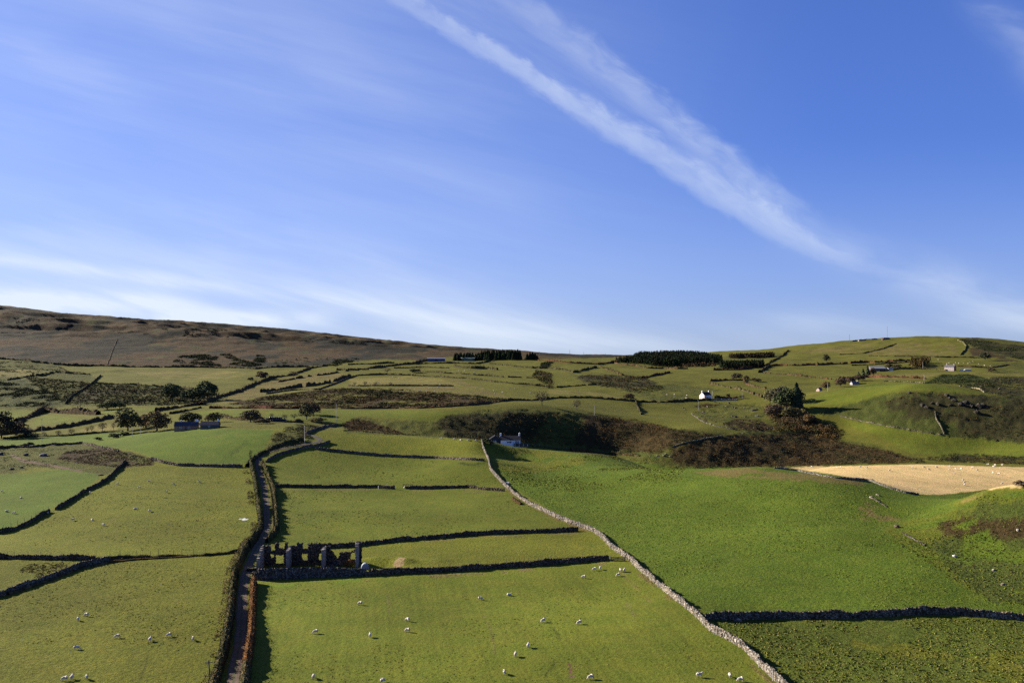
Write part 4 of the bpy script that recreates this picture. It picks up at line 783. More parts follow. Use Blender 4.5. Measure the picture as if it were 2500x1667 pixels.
# conifer wood on the ridge: one far-off mass
def wood(poly, label, n, hr, cols, seed, name='conifer_wood'):
    pu, pl = ulpoly(poly); r = np.random.default_rng(seed); L0, L1 = pl.min(), pl.max(); out = []
    while len(out) < n:
        u = r.uniform(pu.min(), pu.max()); l = r.uniform(L0, L1)
        if inpoly(pu, pl, np.array([u]), np.array([l]))[0]: out.append((u*math.exp(l), math.exp(l)))
    P_ = np.array(out); h = r.uniform(*hr, len(P_)); cc = np.array(cols)[r.integers(0, len(cols), len(P_))]*(1+r.normal(0, .12, (len(P_), 1)))
    per = 46; i = np.repeat(np.arange(len(P_)), per); m = len(i); z = r.uniform(.05, 1, m)**.8; an = r.uniform(0, 6.28, m); rad = (1-z)**.8*h[i]*.24*np.sqrt(r.uniform(.4, 1, m))
    c = np.stack([P_[i, 0]+np.cos(an)*rad, P_[i, 1]+np.sin(an)*rad, height(P_[:, 0], P_[:, 1])[i]+z*h[i]], 1)
    nn = np.stack([np.cos(an), np.sin(an), .5+0*an], 1)+r.normal(0, .45, (m, 3))
    v, f, tv = quads_from(c, nn, r.uniform(.9, 1.9, m), cc[i]*(1+r.normal(0, .1, (m, 1))), r)
    tag(mesh_np(name, v, f, [LEAF], False, attrs={'tint': np.clip(tv, .005, .5)}), label, name.replace('_', ' '), kind='stuff')
wood([(1545,885),(1560,876),(1600,873),(1660,872),(1710,875),(1766,886),(1740,891),(1680,892),(1640,896),(1590,894)], 'dense dark conifer wood on the middle ridge', 2300, (11, 15), FIRD+FIRD+[(.05,.042,.02)], 51)
wood([(1500,883),(1545,879),(1560,886),(1520,886)], 'thin brown edge of the conifer wood', 160, (6, 9), [(.05,.042,.022)]+FIRD, 52, 'mixed_wood')
wood([(1660,893),(1740,891),(1750,894),(1670,897)], 'low brown scrub in front of the conifer wood', 220, (4, 6), BROWN, 53, 'scrub_wood')
wood([(1778,874),(1830,871),(1892,869),(1888,873),(1790,876)], 'brown larch strip on the right skyline', 420, (6, 9), [(.062,.048,.026),(.05,.042,.024)], 54, 'larch_strip')
wood([(1756,897),(1790,893),(1866,893),(1866,897),(1800,901),(1760,900)], 'dark green plantation on the right hillside', 520, (8, 11), FIRD+[(.04,.042,.02)], 55, 'plantation')
wood([(2218,898),(2226,886),(2262,884),(2272,886),(2250,898)], 'brown copse beside the right farm', 200, (7, 10), AUT, 56, 'copse')

# ---------------------------------------------------------------- tussocky swards
GT=[(.140,.178,.024),(.125,.168,.022),(.160,.180,.030),(.18,.178,.040)]; GD=[(.205,.178,.055),(.175,.175,.036),(.145,.160,.028)]
dim = lambda cs, k: [tuple(a*k for a in c) for c in cs]
tussocks([(1738,1518),(1900,1514),(2100,1515),(2300,1505),(2540,1521),(2540,1690),(1940,1690),(1830,1590)], 'coarse tussocks in the lower right field', 1.5, dim(GT+GD, .80), .28, 7, 61, spread=.34, patch=-.25)
tussocks([(1440,1285),(1350,1245),(1260,1195),(1230,1150),(1300,1140),(1700,1165),(2080,1180),(2200,1240),(2540,1230),(2540,1500),(2200,1494),(1740,1506),(1600,1405)], 'short tussocks across the big green field', .7, GT+GT[:2], .22, 5, 62, patch=-.15)
tussocks([(1200,1090),(1290,1095),(1440,1110),(1620,1120),(1680,1140),(1640,1175),(1400,1200),(1260,1185),(1225,1150)], 'rough grass at the top of the big green field', .8, GT+GD, .36, 6, 63, patch=-.05)
tussocks([(-20,1650),(-20,1470),(270,1375),(560,1358),(590,1380),(540,1560),(515,1667)], 'fine tussocks in the lower left field', .5, dim(GD+GT[2:], .80), .19, 5, 64, patch=-.05)
tussocks([(620,1425),(900,1415),(1480,1378),(1520,1380),(1640,1470),(1850,1640),(1900,1690),(600,1690)], 'faint tussocks in the front field', .5, GT+GD, .17, 5, 65, patch=.05)
tussocks([(10,1340),(130,1255),(300,1150),(560,1145),(605,1200),(610,1310),(580,1338),(300,1350)], 'fine tussocks in the left sheep field', .22, GD+GT[2:], .22, 5, 66, patch=.05)
tussocks([(670,1200),(900,1196),(1230,1200),(1400,1288),(900,1318),(690,1330)], 'scattered tufts in the field behind the ruin', .25, GT, .26, 5, 67, patch=.1)
tussocks([(670,1180),(655,1135),(770,1100),(1180,1128),(1225,1182)], 'scattered tufts in the middle field', .2, GT, .28, 5, 68, patch=.1)
tussocks([(2130,1290),(2280,1250),(2400,1195),(2540,1188),(2540,1480),(2420,1470),(2240,1360)], 'rough grass on the right knoll', 1.1, dim(GT+GD, .74)+OLV, .30, 6, 69, patch=-.05)

hedge([(1744,972),(1765,972),(1795,973)], 'dark garden hedge behind the low wall of the white farmhouse', 2.4, 2.6, GORSE+RB, 14, .7, group='hedges of the far fields', jag=.5)
hedge([(1690,976),(1700,976),(1712,976)], 'low brown hedge under the lit gable of the white farmhouse', 1.0, 1.6, BROWN, 12, .6, group='hedges of the far fields', jag=.3)
hedge([(2160,904),(2200,902),(2240,900)], 'dark yard hedge by the small white shed', 2.0, 2.6, GORSE+HAW, 8, .9, group='hedges of the far fields', jag=.5)

HE=[(.060,.052,.032),(.050,.050,.028),(.044,.040,.026)]
for k_, (poly, lb) in enumerate([([(284,818),(290,802),(318,799),(328,812),(310,820)], 'dark heather clump high on the moor, left of centre'), ([(350,815),(360,800),(405,802),(412,816),(380,820)], 'faint heather patch on the moor beside the dark clump'),
   ([(445,822),(450,803),(500,801),(552,806),(558,824),(520,818),(480,824)], 'broad dark heather bank high on the moor'), ([(588,832),(592,812),(612,812),(614,834)], 'narrow heather gully on the moor'), ([(650,826),(660,816),(720,822),(775,828),(770,836),(700,832)], 'long dark heather strip on the moor shoulder'),
   ([(800,834),(830,828),(900,836),(890,842),(830,840)], 'heather patch near the skyline of the moor'), ([(-40,800),(60,796),(110,804),(60,814),(-40,812)], 'heather band at the left end of the moor'), ([(0,776),(60,772),(100,782),(40,790)], 'faint heather near the left skyline')]):
    scrub(poly, 'moor_heather', lb, .030, (1.5, 4.0), .5, 14, 1.7, HE, -.02, 60, 80+k_)
# ---------------------------------------------------------------- trees one can tell apart
FG=(.048,.058,.026); AG=(.095,.078,.030); BG=(.078,.064,.036); DG=(.040,.044,.024)
NT='row of small thorn trees'
T = [
 ('round',312,1052,54,68,(.062,.058,.026),'olive round tree left of the cottage, the taller of two',None),
 ('round',383,1053,48,70,(.078,.056,.028),'brown round tree touching the cottage gable',None),
 ('round',350,1044,32,34,(.05,.036,.026),'dark tree between the two round trees',None),
 ('broad',464,1035,30,58,(.040,.044,.022),'dark spreading tree behind the cottage roof',None),
 ('broad',522,1032,26,48,(.060,.052,.026),'brown spreading tree behind the second cottage',None),
 ('broad',612,1030,30,54,(.058,.048,.030),'brown bushy tree left of the silage bales',None),
 ('bush',640,1034,14,44,(.070,.054,.030),'low brown bush in front of the bales',None),
 ('bare',664,1020,12,14,BG,'small thorn tree in the green strip by the bales',None),
 ('bare',695,1026,16,18,BG,'small round thorn just right of the bales',None),
 ('bare',718,1024,16,20,(.06,.058,.03),'small olive tree left of the leaning tree',None),
 ('broad',748,1024,40,40,(.064,.060,.030),'tall leaning tree above the lane scrub',None),
 ('broad',765,1012,26,36,(.062,.044,.030),'brown tree top behind the leaning tree',None),
 ('bush',776,1031,14,44,(.07,.055,.03),'brown bush right of the leaning tree',None),
 ('broad',420,978,42,50,FG,'dark evergreen mass, left of the pair on the far slope',None),
 ('broad',505,975,46,62,FG,'dark evergreen mass, right of the pair on the far slope',None),
 ('broad',470,980,32,60,FG,'low dark evergreen between the pair on the far slope',None),
 ('broad',262,1000,20,50,FG,'dark evergreen clump below the diagonal wall',None),
 ('broad',292,997,16,34,FG,'small dark evergreen right of the clump below the wall',None),
 ('broad',4,1070,66,66,(.036,.034,.022),'dark tree at the left edge of the valley',None),
 ('broad',38,1062,34,56,(.056,.044,.026),'brown thicket tree near the left edge',None),
 ('broad',60,1066,22,50,(.050,.042,.028),'low brown tree beside the tall left pole',None),
 ('bush',240,1075,10,20,DG,'small dark bush on the bright field edge',None),
 ('bush',280,1069,14,36,DG,'dark gorse bush on the bright field edge, larger of two',None),
 ('bush',305,1063,11,26,DG,'dark gorse bush on the bright field edge, smaller of two',None),
 ('bare',108,1067,14,14,BG,'thorn tree, leftmost in the small row below the hedgerow',NT),
 ('bare',143,1065,16,17,BG,'thorn tree, second from left in the small row',NT),
 ('bare',174,1062,17,20,BG,'thorn tree, third from left in the small row',NT),
 ('bare',213,1056,15,12,BG,'thin thorn tree in the middle of the small row',NT),
 ('bare',224,1055,18,13,BG,'tall thin thorn in the middle of the small row',NT),
 ('bare',250,1053,24,26,(.07,.058,.034),'widest and tallest thorn tree of the small row',NT),
 ('bare',277,1050,20,14,BG,'thorn tree, rightmost in the small row',NT),
 ('bare',1323,990,38,44,(.082,.070,.036),'large thin crowned round tree beside the dark roadside hedge',None),
 ('bare',1408,1000,26,26,(.080,.068,.038),'slim bare tree on the green slope above the gully',None),
 ('bush',1537,976,18,30,(.058,.042,.028),'dark brown bush above the roadside hedge',None),
 ('bare',1722,1036,18,14,(.085,.055,.032),'rusty small tree on the pasture below the farmhouse',None),
 ('conifer',1945,1000,66,50,(.030,.040,.020),'tall dark pine in the gully, right of the bare trees',None),
 ('broad',1920,1002,56,60,(.034,.044,.020),'big dark evergreen in the gully',None),
 ('broad',1905,988,46,50,(.060,.056,.036),'grey brown bare tree left of the big dark evergreen',None),
 ('broad',1880,985,36,34,(.080,.075,.042),'pale bare willow at the left of the gully trees',None),
 ('broad',1948,985,36,36,(.070,.050,.034),'brown tree top on the right of the dark evergreen',None),
 ('broad',1890,1016,30,50,(.066,.048,.034),'brown shrub tree below the bare willow',None),
 ('broad',1925,1020,28,34,(.068,.062,.030),'olive shrub under the big dark evergreen',None),
 ('broad',1950,1022,26,44,AG,'autumn shrub on the right below the evergreen',None),
 ('bush',1975,1030,24,40,(.090,.060,.028),'rusty shrub farther down the gully',None),
 ('conifer',2017,884,22,22,(.030,.038,.020),'lone dark round conifer on the right pasture',None),
 ('broad',2017,884,20,20,(.040,.040,.022),'lone rounded tree on the right pasture',None),
 ('bush',1798,926,18,30,(.050,.044,.028),'dark brown bush in the right pasture, left of two',None),
 ('bush',1822,928,14,16,(.052,.040,.028),'dark brown bush in the right pasture, right of two',None),
 ('bush',1845,931,10,30,(.062,.046,.028),'low brown bush beside the pair in the right pasture',None),
 ('broad',2016,951,20,26,(.085,.058,.032),'rusty tree beside the little cottage gable',None),
 ('broad',2052,944,22,30,(.070,.048,.032),'brown tree left of the grey roofed cottage',None),
 ('broad',2075,937,18,30,(.062,.044,.032),'dark brown tree above the grey roofed cottage',None),
 ('broad',2096,930,16,32,(.064,.046,.032),'brown tree at the end of the lane trees',None),
 ('conifer',2118,918,26,20,FG,'dark conifer in front of the grey roofed barn, tallest',None),
 ('conifer',2107,919,20,16,FG,'dark conifer left of the tallest barn conifer',None),
 ('broad',2131,917,20,18,(.070,.050,.030),'rusty tree beside the barn conifers',None),
 ('conifer',2096,920,13,14,FG,'small dark conifer left of the barn group',None),
 ('broad',2171,899,12,22,(.060,.052,.030),'tree behind the small white shed',None),
 ('broad',2190,900,12,24,(.054,.046,.030),'tree right of the small white shed',None),
 ('broad',2405,879,20,30,(.036,.040,.024),'dark trees under the far right hill',None),
 ('bush',2420,908,12,22,(.058,.044,.028),'dark thorn bush on the right pasture',None),
 ('bush',2492,1190,22,34,(.070,.050,.032),'brown bush at the right edge of the straw field',None),
 ('bush',850,1382,20,32,(.105,.058,.026),'rusty bush growing inside the ruin',None),
 ('bush',612,1134,16,14,DG,'dark bush at the end of the upper left wall',None),
 ('bush',1186,1082,16,22,(.050,.056,.026),'dark bush at the top of the sunlit wall',None),
 ('bush',1200,1086,12,14,(.075,.058,.032),'brown bush left of the white house',None),
 ('bush',1810,972,9,14,DG,'dark garden bush right of the white farmhouse',None),
 ('bare',866,942,10,12,HAW[0],'small thorn tree, leftmost under the far sheep pasture',None),
 ('bare',891,942,12,15,HAW[0],'small thorn tree, second under the far sheep pasture',None),
 ('bare',917,942,11,15,HAW[0],'small thorn tree, third under the far sheep pasture',None),
 ('bare',953,942,10,14,HAW[0],'small thorn tree, rightmost under the far sheep pasture',None),
 ('bare',1025,901,9,13,HAW[0],'small thorn tree in the ridge fields',None),
 ('bare',945,911,14,26,HAW[1],'grey thorn tree on the far pasture bank',None),
 ('bush',1013,910,12,30,DG,'dark gorse mound on the far pasture',None),
 ('bare',716,919,16,26,HAW[1],'bare tree beside the hedged lane',None),
 ('bush',640,925,22,36,(.060,.042,.032),'brown thicket at the corner of the pale field',None),
 ('bush',612,929,10,18,DG,'dark bush at the right end of the pale field',None),
]
for a in T:
    if a[0] == 'conifer' and a[1] == 2017: continue
    tree(a[0], a[1], a[2], a[3], a[4], tuple(c*1.9 for c in a[5]), a[6], a[7])
# ridge conifers, one by one
rr = np.random.default_rng(77); RC='conifers on the ridge by the barns'; cnt = 0
WHERE = [('left shelter belt',1108,1176,880,15,19,30),('main ridge belt',1176,1216,880,19,26,20),('main ridge belt',1214,1271,879,20,26,28)]
for nm, x0, x1, by, h0, h1, n in WHERE:
    for k in range(n):
        px = x0+(x1-x0)*(k+.5)/n+rr.uniform(-2, 2); row = k % 3
        tree('conifer', px, by-row*1.2, rr.uniform(h0, h1), rr.uniform(12, 17), (.024*rr.uniform(.8, 1.3), .036*rr.uniform(.8, 1.2), .017), 'dark conifer standing close among others in the belt by the ridge barns', RC)
for k, px in enumerate((1287, 1294, 1300, 1306, 1311)):
    tree('conifer', px, 879, (17, 20, 21, 18, 12)[k], 17, (.022, .034, .016), 'dark conifer in the small separate clump right of the ridge belt', 'separate conifer clump on the ridge')
tree('bare', 611, 1132, 36, 9, (.05, .06, .03), 'thin dark sapling by the upper left wall')
# ---------------------------------------------------------------- buildings
def boxv(x0, x1, y0, y1, z0, z1):
    v = np.array([(x, y, z) for z in (z0, z1) for y in (y0, y1) for x in (x0, x1)], float)
    f = np.array([(0, 2, 3, 1), (4, 5, 7, 6), (0, 1, 5, 4), (2, 6, 7, 3), (0, 4, 6, 2), (1, 3, 7, 5)]); return v, f
def part(name, parts, tint, mat, parent, label=None):
    v, f = join(parts); o = mesh_np(name, v, f, [mat], False, parent, {'tint': np.tile(np.array(tint, float), (len(v), 1))})
    if label: o['label'] = label
    return o
ROOFM = tint_mat('slate', .8, 3.0, .8, 1.2, .03, 5, .15); GLASSM = tint_mat('window_glass', .12, .5, 1, 1, spec=.5)
def house(name, label, cat, loc, rz, Lx, Wy, H, rise, wallc, roofc, chims=(), wins=(), doors=(), gable=None, over=.25, wallmat=None, rooft='pitched'):
    """Lx along local x (ridge), Wy deep; front is -y"""
    e = empty(name, loc, rz); tag(e, label, cat)
    hx, hy = Lx/2, Wy/2
    v = np.array([(-hx, -hy, -1.5), (hx, -hy, -1.5), (hx, hy, -1.5), (-hx, hy, -1.5), (-hx, -hy, H), (hx, -hy, H), (hx, hy, H), (-hx, hy, H), (-hx, 0, H+rise), (hx, 0, H+rise)], float)
    me = [(0, 1, 5, 4), (2, 3, 7, 6)]; tri = [(4, 8, 7), (5, 6, 9)]; ends = [(3, 0, 4, 7), (1, 2, 6, 5)]
    o = mesh_np('wall', v, [np.array(me+ends), np.array(tri)], [wallmat or PAINTED], False, e, {'tint': np.tile(np.array(wallc, float), (10, 1))})
    s = rise/hy; t = .14; rv = []
    for sg in (-1, 1):
        a = [(-hx-over, sg*(hy+over), H-over*s), (hx+over, sg*(hy+over), H-over*s), (hx+over, 0, H+rise), (-hx-over, 0, H+rise)]
        vv = np.array(a+[(x, y, z+t) for x, y, z in a], float)+np.array((0, 0, .02)); ff = np.array([(0, 1, 2, 3), (4, 7, 6, 5), (0, 4, 5, 1), (1, 5, 6, 2), (2, 6, 7, 3), (3, 7, 4, 0)]); rv.append((vv, ff))
    roof = part('roof', rv, roofc, ROOFM, e)
    for cx, cc, ch in chims:
        part('chimney', [boxv(cx-.45, cx+.45, -.35, .35, H+rise-.6, H+rise+ch), boxv(cx-.52, cx+.52, -.42, .42, H+rise+ch, H+rise+ch+.12), boxv(cx-.15, cx+.15, -.15, .15, H+rise+ch+.12, H+rise+ch+.45)], cc, PAINTED, roof)
    for w_ in wins:
        side, a, z, ww, wh = w_[:5]; fc = w_[5] if len(w_) > 5 else (.75, .75, .73)
        def place(x0, x1, d0, d1, z0, z1):
            if side == 'f': return boxv(x0, x1, -hy-d1, -hy-d0, z0, z1)
            if side == 'l': return boxv(-hx-d1, -hx-d0, x0, x1, z0, z1)
            return boxv(hx+d0, hx+d1, x0, x1, z0, z1)
        fr = part('window', [place(a-ww/2-.09, a+ww/2+.09, -.02, .05, z-.09, z), place(a-ww/2-.09, a+ww/2+.09, -.02, .05, z+wh, z+wh+.09), place(a-ww/2-.09, a-ww/2, -.02, .05, z, z+wh), place(a+ww/2, a+ww/2+.09, -.02, .05, z, z+wh), place(a-.04, a+.04, -.02, .045, z, z+wh)], fc, PAINTED, e)
        part('pane', [place(a-ww/2, a+ww/2, -.02, .02, z, z+wh)], w_[6] if len(w_) > 6 else (.03, .035, .045), GLASSM, fr)
    for a, dw, dh, dc in doors: part('door', [boxv(a-dw/2, a+dw/2, -hy-.04, -hy+.02, -.2, dh)], dc, PAINTED, e)
    return e
WHT=(.74,.75,.76); SLATE=(.014,.014,.018)
# white house below the gully: main block and its dark slate annexe
h1 = at(1246, 545); h1.z = -(1084-HY)/F*545
H1 = house('white_house', 'long white house with two white chimneys at the far end of the sunlit wall', 'house', h1, R(2), 12.0, 7.0, 2.9, 2.2, WHT, SLATE, [(-5.9, (.8,.8,.8), 1.3), (5.5, (.8,.8,.8), 1.5)],
   [('f', 4.0, .5, 2.6, 1.9, (.6,.66,.75), (.16,.20,.26)), ('f', -.9, 1.25, 2.6, .65, (.35,.40,.62)), ('f', .2, 1.1, .7, 1.0, (.2,.22,.4))], [(-2.0, 2.6, .35, (.55,.58,.62)), (1.7, .9, 2.1, (.45,.5,.62))])
an = house('slate_annexe', 'dark slate hung annexe with two narrow pale windows beside the white house', 'annexe', h1+Vector((-9.6, .6, .2)), R(92), 7.0, 7.2, 2.7, 2.4, (.040,.042,.050), (.006,.006,.008), (), (), (), over=.15)
for k, a in enumerate((-.5, .55)):
    part('window', [boxv(-3.56, -3.50, a-.33, a+.33, .4, 2.3)], (.42,.46,.52), PAINTED, an)
part('downpipe', [boxv(-3.66, -3.5, 3.35, 3.6, -.3, 2.6)], (.8,.8,.78), PAINTED, an)
fence_p = h1+Vector((6.2, -5.0, -.2))
fe = empty('garden_fence', fence_p); tag(fe, 'dark low garden fence with pale posts beside the white house', 'fence')
part('panel', [boxv(-4.0, 5.0, -.05, .05, -.8, 1.1)], (.05, .055, .06), PAINTED, fe)
for k in range(4): part('post', [boxv(-3.4+k*2.5, -3.2+k*2.5, -.14, -.06, -.8, .7)], (.6, .6, .58), PAINTED, fe)
# white farmhouse on the far road
h2 = spot(1722, 974)
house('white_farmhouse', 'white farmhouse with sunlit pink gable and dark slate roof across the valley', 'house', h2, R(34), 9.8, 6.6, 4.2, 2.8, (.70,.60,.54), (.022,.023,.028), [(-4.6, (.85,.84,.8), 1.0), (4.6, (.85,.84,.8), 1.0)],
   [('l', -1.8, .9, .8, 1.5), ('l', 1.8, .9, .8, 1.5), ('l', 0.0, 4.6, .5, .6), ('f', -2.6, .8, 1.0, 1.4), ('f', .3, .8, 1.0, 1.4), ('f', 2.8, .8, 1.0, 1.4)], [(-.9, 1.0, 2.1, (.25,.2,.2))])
garden = spot(1780, 972)
part('porch', [boxv(-.2, 2.6, -5.2, -3.32, -1.2, 2.3)], (.55,.55,.56), PAINTED, bpy.data.objects['white_farmhouse'])
for px, py, hp, wp, c_, lb in ((1727,978,9,13,(.07,.06,.035),'round garden bush in front of the white farmhouse'),(1752,972,9,14,(.04,.045,.022),'dark evergreen bush just right of the white farmhouse'),(1778,970,11,12,(.045,.05,.024),'small garden tree right of the white farmhouse'),(1796,974,8,16,(.10,.05,.03),'reddish garden bush at the end of the farmhouse hedge')):
    tree('bush', px, py, hp, wp, c_, lb)
# cottages by the round trees
h3 = spot(452, 1050)
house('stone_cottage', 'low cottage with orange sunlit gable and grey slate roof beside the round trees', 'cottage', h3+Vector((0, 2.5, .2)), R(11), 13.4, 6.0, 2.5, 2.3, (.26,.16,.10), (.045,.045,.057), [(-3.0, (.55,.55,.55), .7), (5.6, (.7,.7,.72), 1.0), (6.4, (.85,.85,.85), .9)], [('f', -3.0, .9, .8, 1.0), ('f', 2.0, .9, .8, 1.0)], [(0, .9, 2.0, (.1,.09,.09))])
h3b = spot(508, 1047)
house('low_cottage', 'second low cottage with blue black roof and one pale chimney', 'cottage', h3b+Vector((0, 4.0, .3)), R(4), 10.5, 5.6, 2.0, 2.0, (.09,.085,.085), (.028,.030,.042), [(4.6, (.66,.72,.74), 1.0)], [('f', 0, .8, .8, .9)])
# ridge barns
b1 = spot(1065, 882)
bb = house('blue_barn', 'long low blue grey barn on the ridge', 'barn', b1, R(4), 29, 11, 4.6, 1.3, (.09,.10,.15), (.12,.125,.16), over=.3)
part('door', [boxv(-2, 2, -5.56, -5.48, 0, 3.6)], (.03, .035, .05), METAL, bb); part('door', [boxv(9, 12, -5.56, -5.48, 0, 3.6)], (.05, .06, .10), METAL, bb)
b2 = spot(1138, 880.5)
gb = house('green_barn', 'long pale green shed in front of the ridge conifers', 'barn', b2, R(2), 29, 10, 4.2, 1.1, (.16,.20,.13), (.15,.19,.15), over=.3)
part('panel', [boxv(11.0, 14.45, -5.06, -4.98, -.5, 4.0)], (.07, .10, .08), METAL, gb)
# right hand farm
b3 = spot(2140, 905)
house('grey_barn', 'barn with pale grey sheet roof behind the dark conifers on the right', 'barn', b3, R(2), 20, 10, 3.2, 2.6, (.10,.09,.09), (.22,.22,.245), over=.3)
b4 = spot(2172, 904)
house('white_shed', 'small white shed with bluish wall right of the grey roofed barn', 'shed', b4, R(22), 8.5, 5, 2.4, 1.2, (.48,.50,.55), (.06,.06,.07), wins=[('f', 0, .9, 1, .9)])
b5 = spot(2320, 905)
house('gabled_house', 'two storey house with pale front and red brick gable on the right hillside', 'house', b5, R(-48), 12.5, 8, 5.2, 2.8, (.36,.28,.25), (.07,.068,.075), [(-4.6, (.4,.36,.34), 1.1), (4.8, (.4,.36,.34), 1.1)],
  [('f', x_, z_, 1.1, 1.3, (.8,.8,.8), (.05,.05,.06)) for z_ in (.8, 3.3) for x_ in (-4, -1.3, 1.3, 4)], [(0, 1, 2.1, (.3,.3,.3))])
ends = bpy.data.objects['gabled_house']
part('gable_wall', [(np.array([(6.28, -4.02, -1.5), (6.28, 4.02, -1.5), (6.28, 4.02, 5.2), (6.28, 0, 7.9), (6.28, -4.02, 5.2)], float), np.array([(0, 1, 2, 4)])), (np.array([(6.28, 4.02, 5.2), (6.28, 0, 7.95), (6.28, -4.02, 5.2), (6.28, 0, 5.2)], float), np.array([(0, 1, 2, 3)]))], (.30, .12, .07), PAINTED, ends)
v_ = spot(2348, 905)
vn = empty('white_van', v_, R(8)); tag(vn, 'white van parked right of the gabled house', 'van')
part('body', [boxv(-2.4, 1.4, -.95, .95, .45, 2.3), (np.array([(1.4, -.95, .45), (2.4, -.95, .45), (2.4, .95, .45), (1.4, .95, .45), (1.4, -.95, 2.1), (2.0, -.95, 1.25), (2.0, .95, 1.25), (1.4, .95, 2.1)], float), np.array([(0, 1, 5, 4), (1, 2, 6, 5), (2, 3, 7, 6), (4, 5, 6, 7), (0, 3, 2, 1), (0, 4, 7, 3)]))], (.8, .8, .8), METAL, vn)
for sx in (-1.5, 1.5):
    for sy in (-.9, .9): part('wheel', [tube((sx, sy-.12, .38), (sx, sy+.12, .38), .38, .38, 10)], (.02, .02, .02), METAL, vn)
b6 = spot(2362, 905)
house('blue_shed', 'low blue grey shed right of the white van', 'shed', b6, R(6), 8, 4, 1.6, .8, (.22,.25,.33), (.26,.29,.36))
b7 = spot(2000, 955)
house('small_cottage', 'tiny cottage with pale sunlit gable beside the rusty tree', 'cottage', b7, R(35), 5.0, 4.0, 2.0, 1.8, (.36,.27,.22), (.06,.055,.06))
b8 = spot(2089, 939)
house('grey_cottage', 'cottage roof showing above the crest under the brown trees', 'cottage', b8+Vector((0, 3, -.3)), R(14), 9, 5, 2.0, 1.9, (.25,.24,.25), (.10,.10,.115), [(3.5, (.6,.6,.6), .7)])
# the lookout on the far right hill
def hut(px, py, Lx, label, name, cat, tint, h=3.2, flat=True):
    p = spot(px, py); e = empty(name, p, R(4)); tag(e, label, cat)
    part('wall', [boxv(-Lx/2, Lx/2, -2.5, 2.5, -1.5, h)], tint, PAINTED, e); part('roof', [boxv(-Lx/2-.6, Lx/2+.6, -3.1, 3.1, h, h+.45)], (.05, .045, .045), ROOFM, e)
    return e
hh_ = hut(2163, 829, 12, 'brown flat roofed lookout hut on the far right hilltop', 'lookout_hut', 'hut', (.12,.070,.055), 3.6)
part('window', [boxv(-3.2, -1.6, -2.56, -2.48, 1.2, 2.6)], (.02, .02, .02), GLASSM, hh_); part('wing', [boxv(-8.2, -6.05, -2, 2, -1.5, 2.2), boxv(6.05, 8.6, -2, 2, -1.5, 1.7)], (.10,.06,.05), PAINTED, hh_)
hut(2104, 832, 14, 'low concrete building left of the lookout hut', 'low_bunker', 'building', (.17,.15,.14), 2.0)
bnk = wall([(2082,834),(2092,832),(2115,830),(2142,829)], 'long low dark wall on the far right hilltop', 2.0, 1.6, tint=(.06,.055,.055), group=FW, mat=STONEF)
# ---------------------------------------------------------------- poles and masts
def pole(px, py, hpx, label, tint=(.22,.20,.18), rad=.13, arm=True, name='utility_pole', cat='pole', tilt=0, Y=None, group=None):
    p = spot(px, py) if Y is None else at(px, Y); h = hpx*p.y/F; rad = max(rad, p.y/5200)
    e = empty(name, p); e.rotation_euler[1] = R(tilt); tag(e, label, cat, group)
    part('shaft', [tube((0, 0, -.6), (0, 0, h), rad, rad*.7, 7)], tint, BARK, e)
    if arm:
        a = part('crossarm', [boxv(-.75, .75, -.06, .06, h-.45, h-.32)], tint, BARK, e)
        for x_ in (-.65, 0, .65): part('insulator', [tube((x_, 0, h-.32), (x_, 0, h-.12), .06, .05, 6)], (.5, .5, .48), METAL, a)
    return e
PG='utility poles'
pole(513,1672,50,'dark leaning pole left of the lane at the bottom edge',(.06,.055,.05),.15,tilt=-4,Y=172,group=PG)
pole(591,1365,45,'thin pole beside the lane by the ruin',(.16,.14,.11),.10,False,group=PG)
pole(744,1080,42,'tall pale pole at the lane bend',(.55,.52,.46),.14,False,group=PG)
pole(821,1034,50,'thin pale pole above the short wall on the crest',(.45,.43,.40),.11,group=PG)
pole(692,1052,22,'short thin pole on the scrubby knoll',(.25,.23,.2),.09,False,group=PG)
pole(102,1078,56,'tall pale pole on the far left field',(.42,.40,.38),.14,group=PG)
pole(323,1067,24,'pale pole in front of the olive round tree',(.5,.48,.45),.12,False,group=PG)
pole(343,1065,24,'pale pole between the two round trees',(.45,.44,.42),.12,False,group=PG)
pole(1451,1016,27,'pole with crossarm on the green slope above the gully',(.40,.38,.34),.13,group=PG)
pole(1705,1002,25,'pole on the pasture below the white farmhouse',(.40,.38,.34),.12,group=PG)
pole(1739,976,22,'pale pole in front of the white farmhouse',(.62,.60,.58),.16,False,group=PG)
pole(1412,970,17,'thin pole beside the roadside hedge',(.16,.14,.12),.12,group=PG)
pole(1812,974,16,'pair of pale posts by the garden bush',(.45,.42,.36),.12,False,group=PG)
pole(2021,955,20,'pale pole beside the rusty tree',(.5,.48,.44),.12,False,group=PG)
pole(2256,928,13,'thin pole on the dark red hedge',(.5,.47,.42),.12,False,group=PG)
pole(2253,900,16,'thin pole beside the brown copse',(.3,.28,.26),.12,False,group=PG)
pole(947,996,14,'thin pole under the bracken bank',(.25,.23,.2),.12,False,group=PG)
for x_, lb in ((1317,'thin pole on the skyline, leftmost of four'),(1391,'thin pole on the skyline, tallest of four'),(1425,'thin pole on the skyline, third of four'),(1478,'thin pole on the skyline, rightmost of four')):
    pole(x_, 868 if x_ > 1400 else 866, {1317:8,1391:13,1425:9,1478:6}[x_], lb, (.2,.19,.2), .16, False, group=PG)
pole(2074,838,22,'mast left of the lookout hut',(.16,.16,.19),.22,False,'radio_mast','mast')
pole(2166,826,30,'tall thin mast rising behind the lookout hut',(.2,.2,.24),.16,False,'radio_mast','mast')
